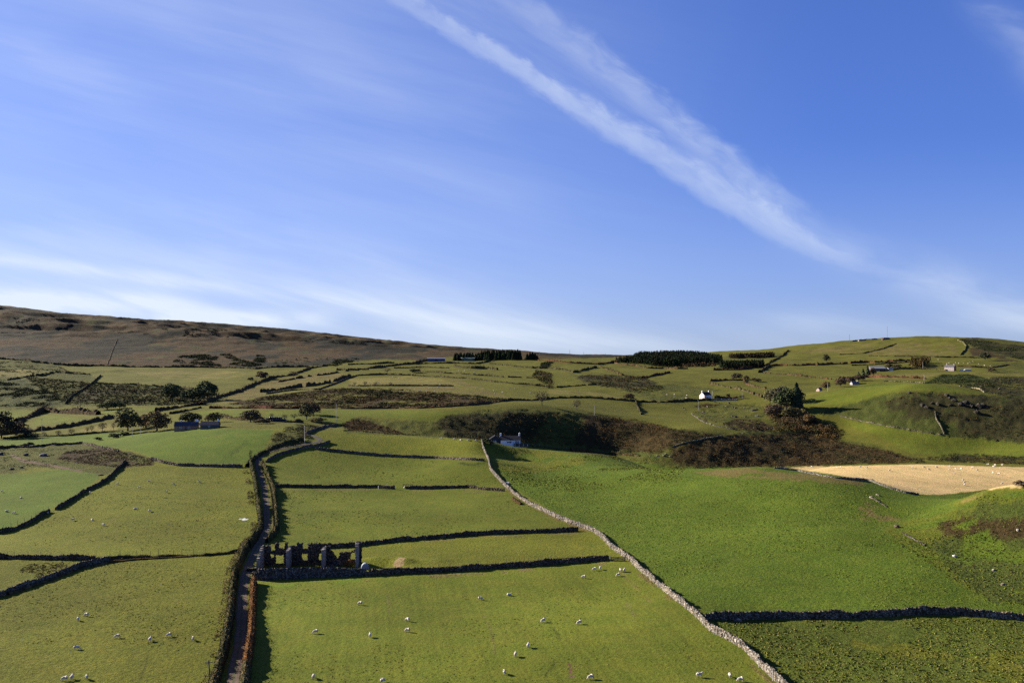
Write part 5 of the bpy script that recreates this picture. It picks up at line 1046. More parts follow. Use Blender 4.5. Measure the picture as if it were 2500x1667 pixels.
# ---------------------------------------------------------------- the ruin
def vox(name, org, ax, mask, cell, th, tint, parent, jit=.07, mat=None, seed=0):
    """rough masonry slab: solid cells of a grid, mask[k][i] from the bottom up; ax = unit vector along the wall"""
    nz_, nx_ = mask.shape; r = np.random.default_rng(seed+nx_); nrm = np.array((-ax[1], ax[0], 0.0)); ax3 = np.array((ax[0], ax[1], 0.0))
    V = np.zeros((2, nz_+1, nx_+1, 3))
    for s_ in (0, 1):
        i, k = np.meshgrid(np.arange(nx_+1), np.arange(nz_+1))
        V[s_] = np.array(org)+i[..., None]*cell*ax3+k[..., None]*cell*np.array((0, 0, 1.0))+nrm*(s_-.5)*th
    V += r.normal(0, jit, V.shape)*np.array((1, 1, 1)); idx_ = np.arange(V[..., 0].size).reshape(V.shape[:3]); fs = []
    M = np.pad(mask, 1)
    for k in range(nz_):
        for i in range(nx_):
            if not mask[k, i]: continue
            a = idx_[:, k, i]; b = idx_[:, k, i+1]; c = idx_[:, k+1, i+1]; d = idx_[:, k+1, i]
            fs.append((a[0], b[0], c[0], d[0])); fs.append((b[1], a[1], d[1], c[1]))
            if not M[k+1, i]: fs.append((a[0], d[0], d[1], a[1]))
            if not M[k+1, i+2]: fs.append((b[0], b[1], c[1], c[0]))
            if not M[k, i+1]: fs.append((a[0], a[1], b[1], b[0]))
            if not M[k+2, i+1]: fs.append((d[0], c[0], c[1], d[1]))
    n = V[..., 0].size; tc = np.array(tint)*(1+r.normal(0, .12, (n, 1)))
    return mesh_np(name, V.reshape(-1, 3), np.array(fs), [mat or STONE], False, parent, {'tint': np.clip(tc, .01, .8)})
PLAST = tint_mat('old_render', .95, 1.2, .75, 1.15, .03, 5)
ra, rb = at(634, 269.0), at(884, 271.5); rz0 = min(ra.z, rb.z)-.6
rl = (rb-ra).xy.length; rax = np.array((rb-ra).xy)/rl; rn = np.array((rax[1], -rax[0]))     # rn points to the viewer
ruin = empty('ruined_house', (0, 0, 0)); tag(ruin, 'roofless ruin of a stone house with empty windows beside the lane', 'ruin')
CELL = .3; RT = HY-0
def lx_(px): return (px-634)/(884-634)*rl
def ztop(py, Y=270.0): return -(py-HY)/F*Y
nxr = int(rl/CELL); nzr = 25; mk = np.zeros((nzr, nxr), bool)
prof_px = [634,660,661,671,671,681,681,694,694,703,703,724,724,739,739,751,751,780,780,789,789,806,806,812,818,824,829,836,846,858,864,869,869,884]
prof_py = [1331,1331,1343,1343,1324,1324,1338,1338,1324,1324,1334,1331,1325,1326,1335,1334,1326,1327,1338,1338,1334,1334,1345,1346,1355,1368,1352,1349,1348,1347,1343,1342,1326,1326]
for i in range(nxr):
    px = 634+(i+.5)*CELL/rl*250
    top = np.interp(px, prof_px, prof_py)+rng.normal(0, 1.3)+2.0*float(vnoise(np.array([i/2.5]), np.array([.4]), 3)[0])-1
    for k in range(nzr):
        z = rz0+(k+.5)*CELL
        mk[k, i] = z < ztop(top)
for x0, x1, y0, y1 in ((675,692,1353,1372),(663,667,1352,1358),(700.5,705,1350,1364),(737,749,1352,1367),(778,788,1352,1367),(858,869,1351,1367),(781,789,1338,1343),(741,750,1334.5,1338)):
    i0, i1 = int(lx_(x0)/CELL), int(lx_(x1)/CELL)+1; k0, k1 = int((ztop(y1)-rz0)/CELL), int((ztop(y0)-rz0)/CELL); mk[max(k0, 0):k1+1, i0:i1] = False
vox('back_wall', (ra.x, ra.y, rz0), rax, mk, CELL, .75, (.115,.097,.072), ruin, .11, seed=3)
def cross(pxl, py_top, length, slope, tint, back=0.0, wide=.8):
    n = int(length/CELL); h_ = ztop(py_top)-rz0; m_ = np.zeros((27, n), bool)
    for i in range(n):
        hh = h_-slope*max(0, i*CELL-.6)-rng.uniform(0, .55)
        for k in range(27): m_[k, i] = (k+.5)*CELL < hh
    o_ = np.array((ra.x, ra.y))+rax*(lx_(pxl))+rn*(.3)
    vox('cross_wall', (o_[0], o_[1], rz0), rn, m_, CELL, wide, tint, ruin, .035, PLAST, int(pxl))
cross(642, 1329, 7.6, .36, (.185,.165,.145)); cross(709, 1331, 5.6, .02, (.19,.168,.145)); cross(793, 1332, 5.4, .02, (.19,.168,.145)); cross(874, 1323, 4.8, .05, (.195,.172,.148))
# broken front wall of the house and lean-to
mf = np.zeros((6, int((lx_(880)-lx_(640))/CELL)), bool); hx_ = 1.2+1.0*fbm(np.arange(mf.shape[1])/6., np.zeros(mf.shape[1])+.3, 3, 6)
for i in range(mf.shape[1]): mf[:, i] = (np.arange(6)+.5)*CELL < hx_[i]
of = np.array((ra.x, ra.y))+rax*lx_(640)+rn*6.2; vox('front_wall', (of[0], of[1], rz0-.2), rax, mf, CELL, .6, (.09,.078,.06), ruin, .08, seed=9)
ml_ = np.ones((7, int(4.2/CELL)), bool); oa = np.array((ra.x, ra.y))+rax*lx_(616)+rn*7.0
vox('lean_to_wall', (oa[0], oa[1], rz0-.5), rax, ml_, CELL, .6, (.055,.05,.043), ruin, .06, seed=10); 
ml2 = np.ones((6, int(3.4/CELL)), bool); vox('lean_to_wall', (oa[0], oa[1], rz0-.5), -rn, ml2, CELL, .6, (.06,.053,.045), ruin, .06, seed=11)
for kx, ky, s_ in ((820,2.2,1.3),(828,2.8,1.0),(836,1.6,1.4),(812,3.2,.8),(842,3.6,.9),(690,3.0,.7),(752,3.5,.8)):
    pass
rub = []
for k in range(70):
    px = rng.normal(826, 13); dd = abs(rng.normal(1.8, 1.4)); s_ = rng.uniform(.15, .5); b_ = np.array((ra.x, ra.y))+rax*lx_(px)+rn*dd
    zz = float(height(*b_))+max(0, 1.3-abs(px-826)/18-.2*dd)*rng.uniform(.2, 1); v, f = boxv(-s_, s_, -s_*.7, s_*.7, -s_*.6, s_*.6); a_ = rng.uniform(0, 6)
    v = v+rng.normal(0, s_*.18, v.shape); v = np.stack([v[:, 0]*math.cos(a_)-v[:, 1]*math.sin(a_), v[:, 0]*math.sin(a_)+v[:, 1]*math.cos(a_), v[:, 2]], 1)+(b_[0], b_[1], zz); rub.append((v, f))
part('rubble', rub, (.13,.115,.095), STONE, ruin)
# tall yard wall towards the viewer
wall([(617,1414),(640,1416),(700,1413),(760,1410),(830,1407),(895,1404.5)], 'tall dark stone yard wall in front of the ruin', 3.0, .8, step=.3, tint=(.125,.112,.098), group=None, hvar=.05, htaper=(1.0, 1.02, .98, .92, .78, .58))
hedge([(620,1412),(700,1408),(760,1405),(830,1402)], 'weeds growing behind the yard wall of the ruin', 2.6, 2.2, STRAW+OLV+BROWN, 16, .28, name='weeds', cat='weeds', group='rough growth on field walls', jag=.25)
hedge([(628,1390),(660,1388),(700,1386)], 'tan weeds in the ruin between the first two cross walls', 1.1, 3.0, STRAW+OLV, 26, .3, name='weeds', cat='weeds', group='weeds inside the ruin', jag=.9, gap=.3, core=0)
hedge([(735,1383),(760,1380),(790,1379)], 'tan weeds in the ruin between the middle cross walls', 1.0, 3.0, STRAW+OLV+BROWN, 26, .3, name='weeds', cat='weeds', group='weeds inside the ruin', jag=.9, gap=.3, core=0)
tp = at(891, 263); tk = empty('grey_tank', tp, R(10)); tag(tk, 'small blue grey rounded tank beside the right end wall of the ruin', 'tank')
an_ = np.linspace(0, math.pi, 13); tv_ = []
ring = np.array([(math.cos(a)*1.15, math.sin(a)*1.75) for a in an_])
v = np.concatenate([np.stack([ring[:, 0], np.full(13, y_), ring[:, 1]], 1) for y_ in (-.9, .9)]); f = np.array([(i, i+1, i+14, i+13) for i in range(12)])
e1 = np.concatenate([ring, [[0, 0]]]); fan = np.array([(i, 13, i+1) for i in range(12)])
o = mesh_np('shell', np.concatenate([v, [[0, -.9, 0], [0, .9, 0]]]), [f, np.array([(i, 26, i+1) for i in range(12)]), np.array([(13+i+1, 27, 13+i) for i in range(12)])], [METAL], False, tk, {'tint': np.tile((.17,.20,.26), (28, 1))})
part('rim', [boxv(-1.22, 1.22, -.98, -.9, -.3, .12), boxv(-1.22, 1.22, .9, .98, -.3, .12)], (.2,.24,.3), METAL, tk)
# ---------------------------------------------------------------- gate, posts, bits by the walls
g0, g1 = spot(1491, 1369), spot(1526, 1368.5); gl = (g1-g0).xy.length; gt = empty('field_gate', g0, math.atan2(g1.y-g0.y, g1.x-g0.x)); tag(gt, 'closed wooden five bar field gate at the end of the rusty topped wall', 'gate')
for z in (.25, .5, .75, 1.0, 1.25): part('rail', [boxv(.12, gl-.12, -.04, .04, z-.065, z+.065)], (.085,.068,.045), BARK, gt)
for x_ in (.12, gl*.5, gl-.12): part('stile', [boxv(x_-.07, x_+.07, -.06, .06, .12, 1.36)], (.085,.068,.045), BARK, gt)
part('brace', [tube((.15, .05, .25), (gl*.5, .05, 1.25), .04, .04, 5), tube((gl-.15, .05, .25), (gl*.5, .05, 1.25), .04, .04, 5)], (.16,.13,.09), BARK, gt)
for x_, hh in ((0, 1.6), (gl+.05, 2.1)): part('gate_post', [boxv(x_-.09, x_+.09, -.09, .09, -.6, hh)], (.30,.26,.20), BARK, gt)
def posts(pl, label, n, h=1.5, off=0.0, tint=(.30,.27,.22), lean=.04, rad=.06, group='fence posts along the walls'):
    p = trace(pl, label); q, t = resample(p, .5); d = np.gradient(q, axis=0); d /= np.linalg.norm(d, axis=1, keepdims=True); nx = np.stack([d[:, 1], -d[:, 0]], 1); q = q+nx*off
    e = empty('post_fence', (0, 0, 0)); tag(e, label, 'fence', group)
    for k in range(n):
        s_ = (k+.5+rng.uniform(-.25, .25))/n*(len(q)-1); i = int(s_); x, y = q[i]; z = float(height(x, y)); hh = h*rng.uniform(.85, 1.12); rr_ = max(rad, y/5200)
        part('post', [tube((x, y, z-.3), (x+rng.normal(0, lean), y+rng.normal(0, lean), z+hh), rr_, rr_*.85, 5)], tint, BARK, e)
posts(BW[9:], 'grey posts standing behind the near half of the sunlit wall', 30, 1.95, .75, (.42,.40,.36))
posts([(892,1402),(1064,1393),(1251,1380),(1300,1377),(1486,1362)], 'fence posts above the rusty topped wall', 22, 2.1, 0, (.10,.08,.06))
posts([(850,1331),(962,1318),(1118,1305),(1296,1296),(1408,1293)], 'fence posts above the wall behind the ruin', 24, 1.95, 0, (.10,.085,.065))
posts([(0,1360),(94,1362),(232,1363),(375,1357),(500,1352),(580,1346)], 'thin fence posts along the wall between the left fields', 20, 2.0, 0, (.12,.10,.08))
posts([(1290,1086),(1350,1093),(1450,1103),(1560,1113),(1620,1117)], 'fence posts along the far edge of the big green field', 16, 1.3, 0, (.25,.23,.19))
posts([(0,1296),(67,1275),(121,1246)], 'fence posts along the wall rising from the left edge', 9, 1.9, 0, (.12,.10,.08))
def stub_post(px, py, h, label, tint=(.6,.57,.5), r=.14):
    e = empty('gate_post', spot(px, py)); tag(e, label, 'post'); part('shaft', [tube((0, 0, -.3), (0, 0, h), r, r*.9, 7)], tint, BARK, e); return e
stub_post(924, 1193, 1.5, 'pale gatepost left of the gap, farther from the opening', (.62,.58,.5), .16)
stub_post(944, 1191, 1.6, 'pale gatepost left of the gap, nearer the opening', (.62,.58,.5), .16)
hd = empty('timber_hurdle', spot(926, 1193), R(4)); tag(hd, 'brown timber hurdle between the two pale gateposts', 'hurdle')
for z in (.45, .85, 1.2): part('rail', [boxv(0, 3.6, -.04, .04, z-.07, z+.07)], (.16,.11,.08), BARK, hd)
og = empty('open_gate', spot(984, 1191), R(6)); tag(og, 'dark open field gate folded back along the right hand wall', 'gate')
for z in (.5, .9, 1.3, 1.75): part('rail', [boxv(0, 4.4, -.04, .04, z-.06, z+.06)], (.05,.045,.035), BARK, og)
part('stile', [boxv(-.08, .08, -.07, .07, -.2, 1.9), boxv(4.3, 4.42, -.05, .05, .35, 1.85)], (.05,.045,.035), BARK, og)
def boulder(px, py, s, label, tint=(.36,.34,.31), name='boulder', cat='boulder', group=None, flat=.7, seed=0, Y=None):
    r = np.random.default_rng(int(px*7+py)); bm = bmesh.new(); bmesh.ops.create_icosphere(bm, subdivisions=2, radius=1)
    p = spot(px, py) if Y is None else at(px, Y)
    V = np.array([v.co[:] for v in bm.verts]); V *= (1+.5*fbm(V[:, 0]*1.5+px, V[:, 1]*1.5+V[:, 2]*1.9, 3, 3))[:, None]; Fc = np.array([[v.index for v in f.verts] for f in bm.faces]); bm.free()
    V = V*np.array((s*r.uniform(.9, 1.4), s*r.uniform(.7, 1.0), s*flat))+np.array((0, 0, s*.2))
    o = mesh_np(name, V, Fc, [STONEF], False, attrs={'tint': np.tile(np.array(tint), (len(V), 1))}); o.location = p; o.rotation_euler[2] = r.uniform(0, 6)
    return tag(o, label, cat, group)
boulder(988, 1190, .8, 'white topped boulder at the foot of the open gate', (.72,.71,.68))
boulder(106, 1113, 1.9, 'large grey boulder on the left knoll, right of the path', (.14,.15,.16))
boulder(64, 1112, 1.3, 'grey boulder on the left knoll by the path', (.10,.10,.10)); boulder(52, 1142, 1.0, 'pale boulder low on the left knoll', (.15,.15,.14)); boulder(1, 1110, 1.6, 'grey rock at the left edge of the knoll', (.13,.13,.14)); boulder(245, 1160, 1.0, 'flat stones beside the top of the diagonal wall', (.15,.13,.10), flat=.35)
boulder(28, 1146, .9, 'half buried stone near the left edge of the knoll', (.12,.115,.10))
boulder(2330, 1358, .55, 'white stone on the dark slope of the right knoll', (.8,.78,.75)); boulder(1802, 1516, .75, 'tan stone at the foot of the lower right wall', (.42,.36,.3))
boulder(2485, 1294, .45, 'pale stone on the heathery knoll', (.6,.56,.5)); boulder(2448, 1427, .6, 'tan stone low on the right slope', (.4,.32,.26)); boulder(2128, 1216, .9, 'stone heap at the head of the broken line of stones', (.40,.33,.25)); boulder(2143, 1209, .6, 'small stone right of the stone heap', (.3,.26,.2))
boulder(2190, 1287, 1.0, 'dark stone at the end of the hollow below the knoll', (.16,.12,.09)); boulder(2426, 1392, .5, 'small stone on the shaded lower right slope', (.35,.3,.26))
for k, (px, py, s) in enumerate([(1780,985,1.6),(1718,1007,1.3),(1713,1009,1.0),(1790,995,1.2),(1796,997,1.4),(1840,1003,2.0),(1846,1001,1.4),(1796,1018,1.2),(1788,1016,1.0),(1848,1016,1.4),(1818,996,.9),(1755,984,.8),(1745,981,.9),(1875,1046,1.0),(1885,1046,.9),(1814,1058,.9),(1668,996,1.0),(1672,1000,.8),(1820,1019,1.0)]):
    boulder(px, py, s, 'grey rock scattered on the rough pasture below the white farmhouse', (.11,.105,.095), 'rock', 'rock', 'rocks below the white farmhouse')
for k, (px, py, s) in enumerate([(2252,991,2.4),(2262,996,2.0),(2290,988,2.0),(2276,986,1.6),(2322,990,1.6),(2347,989,2.6),(2358,985,3.0),(2384,1008,2.4),(2390,995,3.2),(2400,992,2.6),(2372,992,2.0),(2312,966,2.0),(2318,972,1.5),(2330,978,1.6),(2220,960,1.6),(2434,1076,1.2),(2211,985,1.0)]):
    boulder(px, py, s, 'rocky outcrop breaking through the grass of the rocky hill', (.045,.040,.032), 'rock_outcrop', 'rock', 'outcrops of the rocky hill', .8)
for k, (px, py, s) in enumerate([(2345,943,1.4),(2395,944,1.6),(2405,942,1.3),(2440,950,1.5)]):
    boulder(px, py, s, 'grey rock in the brown heath above the rocky hill', (.15,.13,.11), 'rock', 'rock', 'rocks in the heath')
for k, (px, py) in enumerate([(1605,1113),(1620,1112),(1635,1115),(1625,1109),(1640,1112)]):
    boulder(px, py, .9, 'pale stone of the low heap at the corner of the green field', (.17,.17,.12), 'stone', 'stone', 'stone heap at the field corner')
wt = empty('water_trough', spot(1238, 1180), R(-30)); tag(wt, 'pale water trough behind the sunlit wall', 'trough')
part('basin', [boxv(-1.1, 1.1, -.5, -.42, 0, .7), boxv(-1.1, 1.1, .42, .5, 0, .7), boxv(-1.1, -1.02, -.42, .42, 0, .7), boxv(1.02, 1.1, -.42, .42, 0, .7), boxv(-1.02, 1.02, -.42, .42, 0, .45)], (.55,.54,.52), PAINTED, wt)
part('foot', [boxv(-.9, -.7, -.4, .4, -.4, 0), boxv(.7, .9, -.4, .4, -.4, 0)], (.35,.34,.33), PAINTED, wt)
# black silage bales
PL = tint_mat('bale_wrap', .35, 2, .9, 1.1, .02, 3, .5)
an_ = np.linspace(0, 2*math.pi, 18, endpoint=False); pr = [(-.6, 0), (-.6, .5), (-.5, .6), (.5, .6), (.6, .5), (.6, 0)]
bv = np.concatenate([np.stack([np.full(18, x_), np.cos(an_)*max(r_, .001), np.sin(an_)*max(r_, .001)], 1) for x_, r_ in pr]); bf = np.array([(j*18+i, j*18+(i+1) % 18, (j+1)*18+(i+1) % 18, (j+1)*18+i) for j in range(5) for i in range(18)])
bale0 = None
for row, (n, zz) in enumerate(((12, .6), (11, .6), (11, 1.68), (7, 2.7))):
    for k in range(n):
        px = 649+(k+.5*(row > 0)+(2 if row == 3 else 0))*(51/11.5); yy = 590+(0 if row == 0 else 1.3 if row != 3 else .8); b = at(px, yy); b.z += zz
        if bale0 is None: o = bale0 = mesh_np('silage_bale', bv, bf, [PL], True, attrs={'tint': np.tile((.012,.013,.018), (len(bv), 1))})
        else: o = bale0.copy(); col.objects.link(o)
        o.location = b; o.rotation_euler = (rng.uniform(0, 6), 0, R(90)+rng.normal(0, .12)); tag(o, 'black plastic wrapped round bale in the stack on the left of the lane scrub', 'bale', 'black silage bales')
# ---------------------------------------------------------------- sheep
def sheep_mesh(pose, dark=False):
    P_ = {'graze': [(-.52,0,.62,.21),(-.28,0,.66,.27),(0,0,.64,.29),(.28,0,.65,.26),(.46,0,.60,.18),(.62,0,.40,.105),(.74,0,.20,.085),(.83,0,.07,.05)],
          'stand': [(-.52,0,.62,.21),(-.28,0,.66,.27),(0,0,.64,.29),(.28,0,.66,.26),(.44,0,.72,.19),(.58,0,.90,.12),(.70,0,.97,.095),(.84,0,.90,.055)],
          'lie': [(-.52,0,.30,.21),(-.28,0,.34,.28),(0,0,.34,.31),(.28,0,.34,.27),(.44,0,.42,.19),(.56,0,.60,.12),(.68,0,.66,.095),(.82,0,.58,.055)]}[pose]
    V = [p[:3] for p in P_]; Rr = [p[3] for p in P_]; E = [(i, i+1) for i in range(len(P_)-1)]; roles = [0]*5+[0, 1, 1]
    if pose != 'lie':
        for bx, root in ((-.40, 1), (.32, 3)):
            for sy in (-1, 1):
                i = len(V); hb = -.05 if bx < 0 else .02
                V += [(bx, sy*.14, .46), (bx+hb, sy*.14, .24), (bx, sy*.14, .02)]; Rr += [.085, .045, .040]; E += [(root, i), (i, i+1), (i+1, i+2)]; roles += [0, 1, 1]
    else:
        for bx, root in ((-.40, 1), (.32, 3)):
            for sy in (-1, 1):
                i = len(V); V += [(bx, sy*.24, .14), (bx+.22, sy*.27, .06)]; Rr += [.09, .045]; E += [(root, i), (i, i+1)]; roles += [0, 1]
    hi = 6
    for sy in (-1, 1):
        i = len(V); h = P_[hi]; V += [(h[0]-.03, sy*.13, h[2]+.05)]; Rr += [.035]; E += [(hi, i)]; roles += [1]
    i = len(V); V += [(-.66, 0, P_[0][2]-.10)]; Rr += [.06]; E += [(0, i)]; roles += [0]
    me = bpy.data.meshes.new('sheep_frame'); me.from_pydata(V, E, []); o = bpy.data.objects.new('sheep_frame', me); col.objects.link(o)
    m = o.modifiers.new('skin', 'SKIN'); m.use_smooth_shade = True
    for k, r_ in enumerate(Rr): me.skin_vertices[0].data[k].radius = (r_, r_); me.skin_vertices[0].data[k].use_root = (k == 2)
    o.modifiers.new('sub', 'SUBSURF').levels = 1
    dg = bpy.context.evaluated_depsgraph_get(); ev = o.evaluated_get(dg); em = bpy.data.meshes.new_from_object(ev); bpy.data.objects.remove(o)
    co = np.array([v.co[:] for v in em.vertices]); D = np.linalg.norm(co[:, None]-np.array(V)[None], axis=2)/np.array(Rr)[None]; rl_ = np.array(roles)[D.argmin(1)]
    tc = np.where(rl_[:, None] == 1, np.array((.04, .036, .032) if dark else (.33, .27, .22)), np.array((.50, .45, .37))); a = em.attributes.new('tint', 'FLOAT_COLOR', 'POINT'); a.data.foreach_set('color', np.concatenate([tc, np.ones((len(tc), 1))], 1).astype(np.float32).ravel())
    em.materials.clear(); em.materials.append(WOOL); em.name = 'sheep'; return em
SM = [(p, d, sheep_mesh(p, d)) for p, d in (('graze', False), ('stand', False), ('graze', True), ('lie', False))]
ORD = ['leftmost', 'second from the left', 'third from the left', 'fourth from the left', 'fifth from the left', 'sixth from the left', 'seventh from the left', 'eighth from the left', 'ninth from the left', 'tenth from the left']+[w+' from the left' for w in 'eleventh twelfth thirteenth fourteenth fifteenth sixteenth seventeenth eighteenth nineteenth twentieth twenty-first twenty-second twenty-third twenty-fourth twenty-fifth twenty-sixth twenty-seventh twenty-eighth twenty-ninth thirtieth'.split()]
VERB = {'graze': 'grazing', 'stand': 'standing', 'lie': 'lying'}
def flock(where, group, pts_, dy=3.0, sc=1.0):
    pts_ = sorted(pts_)
    for k, p in enumerate(pts_):
        px, py = p[:2]; pi = p[2] if len(p) > 2 else (0, 0, 1, 0, 1, 0, 3, 0)[int(px*3+py) % 8]; pose, dark, me = SM[pi]
        o = bpy.data.objects.new('sheep', me); col.objects.link(o); s_ = spot(px, py+dy); o.location = s_; o.scale = (sc,)*3
        o.rotation_euler[2] = R(p[3]) if len(p) > 3 else rng.uniform(0, 6.28)
        tag(o, f"{'black faced' if dark else 'white'} sheep {VERB[pose]} {where}, {ORD[k]}", 'sheep', group)
flock('in the front field below the ruin', 'sheep in the front field', [(995,1513,0,150),(995,1539,0,170),(903,1552,1,100),(934,1663,0,60),(1173,1461,2,-20),(1243,1450,3,10),(1326,1515,0,215),(1289,1577,1,80),(1258,1599,1,85),(1231,1642,0,95),(879,1473,0,170),(770,1543,0,200),(765,1653,0,95),(1451,1389,0,190),(1465,1387,1,80),(1515,1392,1,100),(1524,1392,1,70),(1509,1403,0,205),(1425,1408,0,170),(1414,1520,0,205),(1442,1654,0,200),(1707,1649,1,10),(1782,1650,0,95),(1808,1660,0,180)])
flock('in the lower left field', 'sheep in the lower left field', [(211,1501,0,170),(190,1512,0,120),(286,1554,0,200),(366,1562,1,95),(412,1551,0,215),(471,1560,0,110),(187,1582,0,10),(158,1658,0,190),(175,1655,1,100),(211,1655,0,120)])
flock('in the left sheep field behind the wall', 'sheep in the left sheep field', [(116,1251.5),(220,1201),(287,1180),(364,1174),(340,1189),(423,1180),(486,1175),(406,1200),(330,1240),(365,1246),(178,1268),(225,1267),(252,1280)])
flock('in the small green field at the left edge', 'sheep in the small left field', [(4,1198.5),(51,1213),(16,1246),(34,1251)])
flock('on the straw coloured field', 'sheep on the straw coloured field', [(1600+x/2.613, 1050+y/2.613) for x, y in ((998,231),(1160,238),(1183,236),(1308,233),(1350,238),(1495,255),(1640,238),(1715,236),(1745,250),(1795,236),(1875,230),(1877,252),(1915,247),(1908,277),(1952,246),(2025,238),(2053,255),(2122,218),(2158,228),(2168,222),(2212,222),(2155,272),(2192,277),(1963,318),(1972,334),(1972,348),(2213,340))], 2.0, 1.05)
flock('on the far sheep pasture above the bracken', 'sheep on the far pasture', [(850+x/4.48, 800+y/4.48) for x, y in ((1005,622),(983,652),(885,657),(735,675),(788,688),(765,697),(860,693),(945,697),(555,553),(460,540),(490,540),(520,540),(775,545),(245,548),(235,605),(335,605))], 1.0, 1.25)
flock('on the middle far pasture', 'sheep on the middle far pasture', [(850+x/4.48, 800+y/4.48) for x, y in ((1395,665),(1478,662),(1590,690),(1608,723),(1685,708),(1778,672),(1825,668),(1990,715))], 1.0, 1.25)
flock('on the ridge pasture under the barns', 'sheep on the ridge pasture', [(850+x/4.48, 800+y/4.48) for x, y in ((1205,470),(1270,470),(1325,457),(1380,487))], 1.0, 1.3)
flock('on the crest of the top field', 'sheep on the crest', [(850+x/4.48, 800+y/4.48) for x, y in ((1018,1209),(1155,1216),(1230,1222),(1315,1227),(1398,1231))], 2.0, 1.0)
flock('below the white farmhouse', 'sheep below the farmhouse', [(1300+x/4.48, 800+y/4.48) for x, y in ((1470,730),(1552,728),(1552,757),(1690,738),(1637,765),(1680,768),(2115,858),(1910,862))], 1.5, 1.15)
flock('behind the gabled house on the right hillside', 'sheep on the right hillside', [(2050+x/4.978, 800+y/4.978) for x, y in ((1300,435),(1330,428),(1445,430),(1505,428),(1620,410),(1560,435),(1585,420),(1195,385),(1410,425),(1690,440),(1760,455),(1830,465))], 1.0, 1.3)
# ---------------------------------------------------------------- light, sky, camera
SUN_EL = R(23); SUN_DIR = Vector((-math.cos(R(25))*math.cos(SUN_EL), math.sin(R(25))*math.cos(SUN_EL), math.sin(SUN_EL)))
sl_ = bpy.data.lights.new('sun', 'SUN'); sl_.energy = 5.0; sl_.angle = R(.53); sl_.color = (1, .90, .76)
so = bpy.data.objects.new('sun', sl_); col.objects.link(so); so.rotation_euler = (-SUN_DIR).to_track_quat('-Z', 'Y').to_euler()
w = bpy.data.worlds.new('World'); scene.world = w; w.use_nodes = True
nt = w.node_tree; nt.nodes.clear(); g = G(nt)
wo = nt.nodes.new('ShaderNodeOutputWorld'); bg = nt.nodes.new('ShaderNodeBackground'); nt.links.new(bg.outputs[0], wo.inputs[0])
sky = nt.nodes.new('ShaderNodeTexSky'); sky.sky_type = 'NISHITA'; sky.sun_disc = False; sky.sun_elevation = SUN_EL
sky.sun_rotation = math.atan2(SUN_DIR.x, SUN_DIR.y); sky.altitude = 60; sky.air_density = 1.0; sky.dust_density = 0.4; sky.ozone_density = 4.0
bg.inputs[1].default_value = 0.06
d = g.sep(g.coord('Generated'))
yy = g.m('MAXIMUM', d[1], .05)
X = g.m('MULTIPLY_ADD', g.m('DIVIDE', d[0], yy), 2.165, 1.25)       # direction -> position on a vertical plane to the north
V = g.m('MULTIPLY_ADD', g.m('DIVIDE', d[2], yy), -2.165, .88)
front = g.ss(d[1], .1, .35)
P3 = g.xyz(X, V)
# contrail frame: s along, q across
s = g.m('ADD', g.m('MULTIPLY', g.m('SUBTRACT', X, 1.0), .8545), g.m('MULTIPLY', V, .5194))
q = g.m('ADD', g.m('MULTIPLY', g.m('SUBTRACT', X, 1.0), -.5194), g.m('MULTIPLY', V, .8545))
q = g.m('MULTIPLY_ADD', g.m('MAXIMUM', g.m('SUBTRACT', s, 1.17), 0.0), .26, q)
SQ = g.xyz(s, q)
n_big = g.noise(g.scale(SQ, (5, 9, 1)), 1.0, 4, .55); n_fine = g.noise(g.scale(SQ, (13, 26, 1)), 1.0, 4, .58, .5)
n_str = g.noise(g.scale(SQ, (7, 60, 1)), 1.0, 4, .6)
qd = g.m('ADD', q, g.m('ADD', g.m('MULTIPLY', g.m('SUBTRACT', n_big, .5), .036), g.m('MULTIPLY', g.m('SUBTRACT', n_fine, .5), .050)))
def band(qv, cen, w_lo, w_hi):     # soft band: sharp on one side
    t = g.m('SUBTRACT', qv, cen)
    return g.m('MULTIPLY', g.ss(t, g.m('MULTIPLY', w_lo, -1.0), 0.0), g.ss(t, w_hi, g.m('MULTIPLY', w_hi, .1)))
wA = g.m('MULTIPLY', g.ss(s, .0, 1.0, .027, .054), g.ss(s, 1.04, 1.22, 1.0, .45))
def sheet(qv, cen, lo, hi):
    t = g.m('SUBTRACT', qv, cen)
    return g.m('MULTIPLY', g.ss(t, g.m('MULTIPLY', lo, -1.0), g.m('MULTIPLY', lo, -.25)), g.ss(t, hi, g.m('MULTIPLY', hi, .2)))
A = g.m('MULTIPLY', sheet(qd, .008, wA, wA), g.m('MULTIPLY', g.ss(s, -.30, .45, .25, 1.0), g.ss(s, .98, 1.32, 1.0, .10)))
A = g.m('MULTIPLY', A, g.ss(n_fine, .22, .80, .62, 1.12))
cB = g.m('MULTIPLY_ADD', s, .112, -.158)
B = g.m('MULTIPLY', sheet(qd, cB, .060, .056), g.m('MULTIPLY', g.ss(s, -.1, .75, .35, 1.0), g.ss(s, .98, 1.2, 1.0, 0.0)))
B = g.m('MULTIPLY', B, g.ss(n_fine, .22, .80, .45, 1.15))
fill = g.m('MULTIPLY', g.m('MULTIPLY', g.ss(q, .05, -.02), g.ss(q, g.m('SUBTRACT', cB, .05), g.m('ADD', cB, .02))), g.m('MULTIPLY', g.ss(s, 1.25, .8), n_str))
trail = g.m('ADD', g.m('ADD', g.m('MULTIPLY', A, .30), g.m('MULTIPLY', B, .22)), g.m('MULTIPLY', fill, .10))
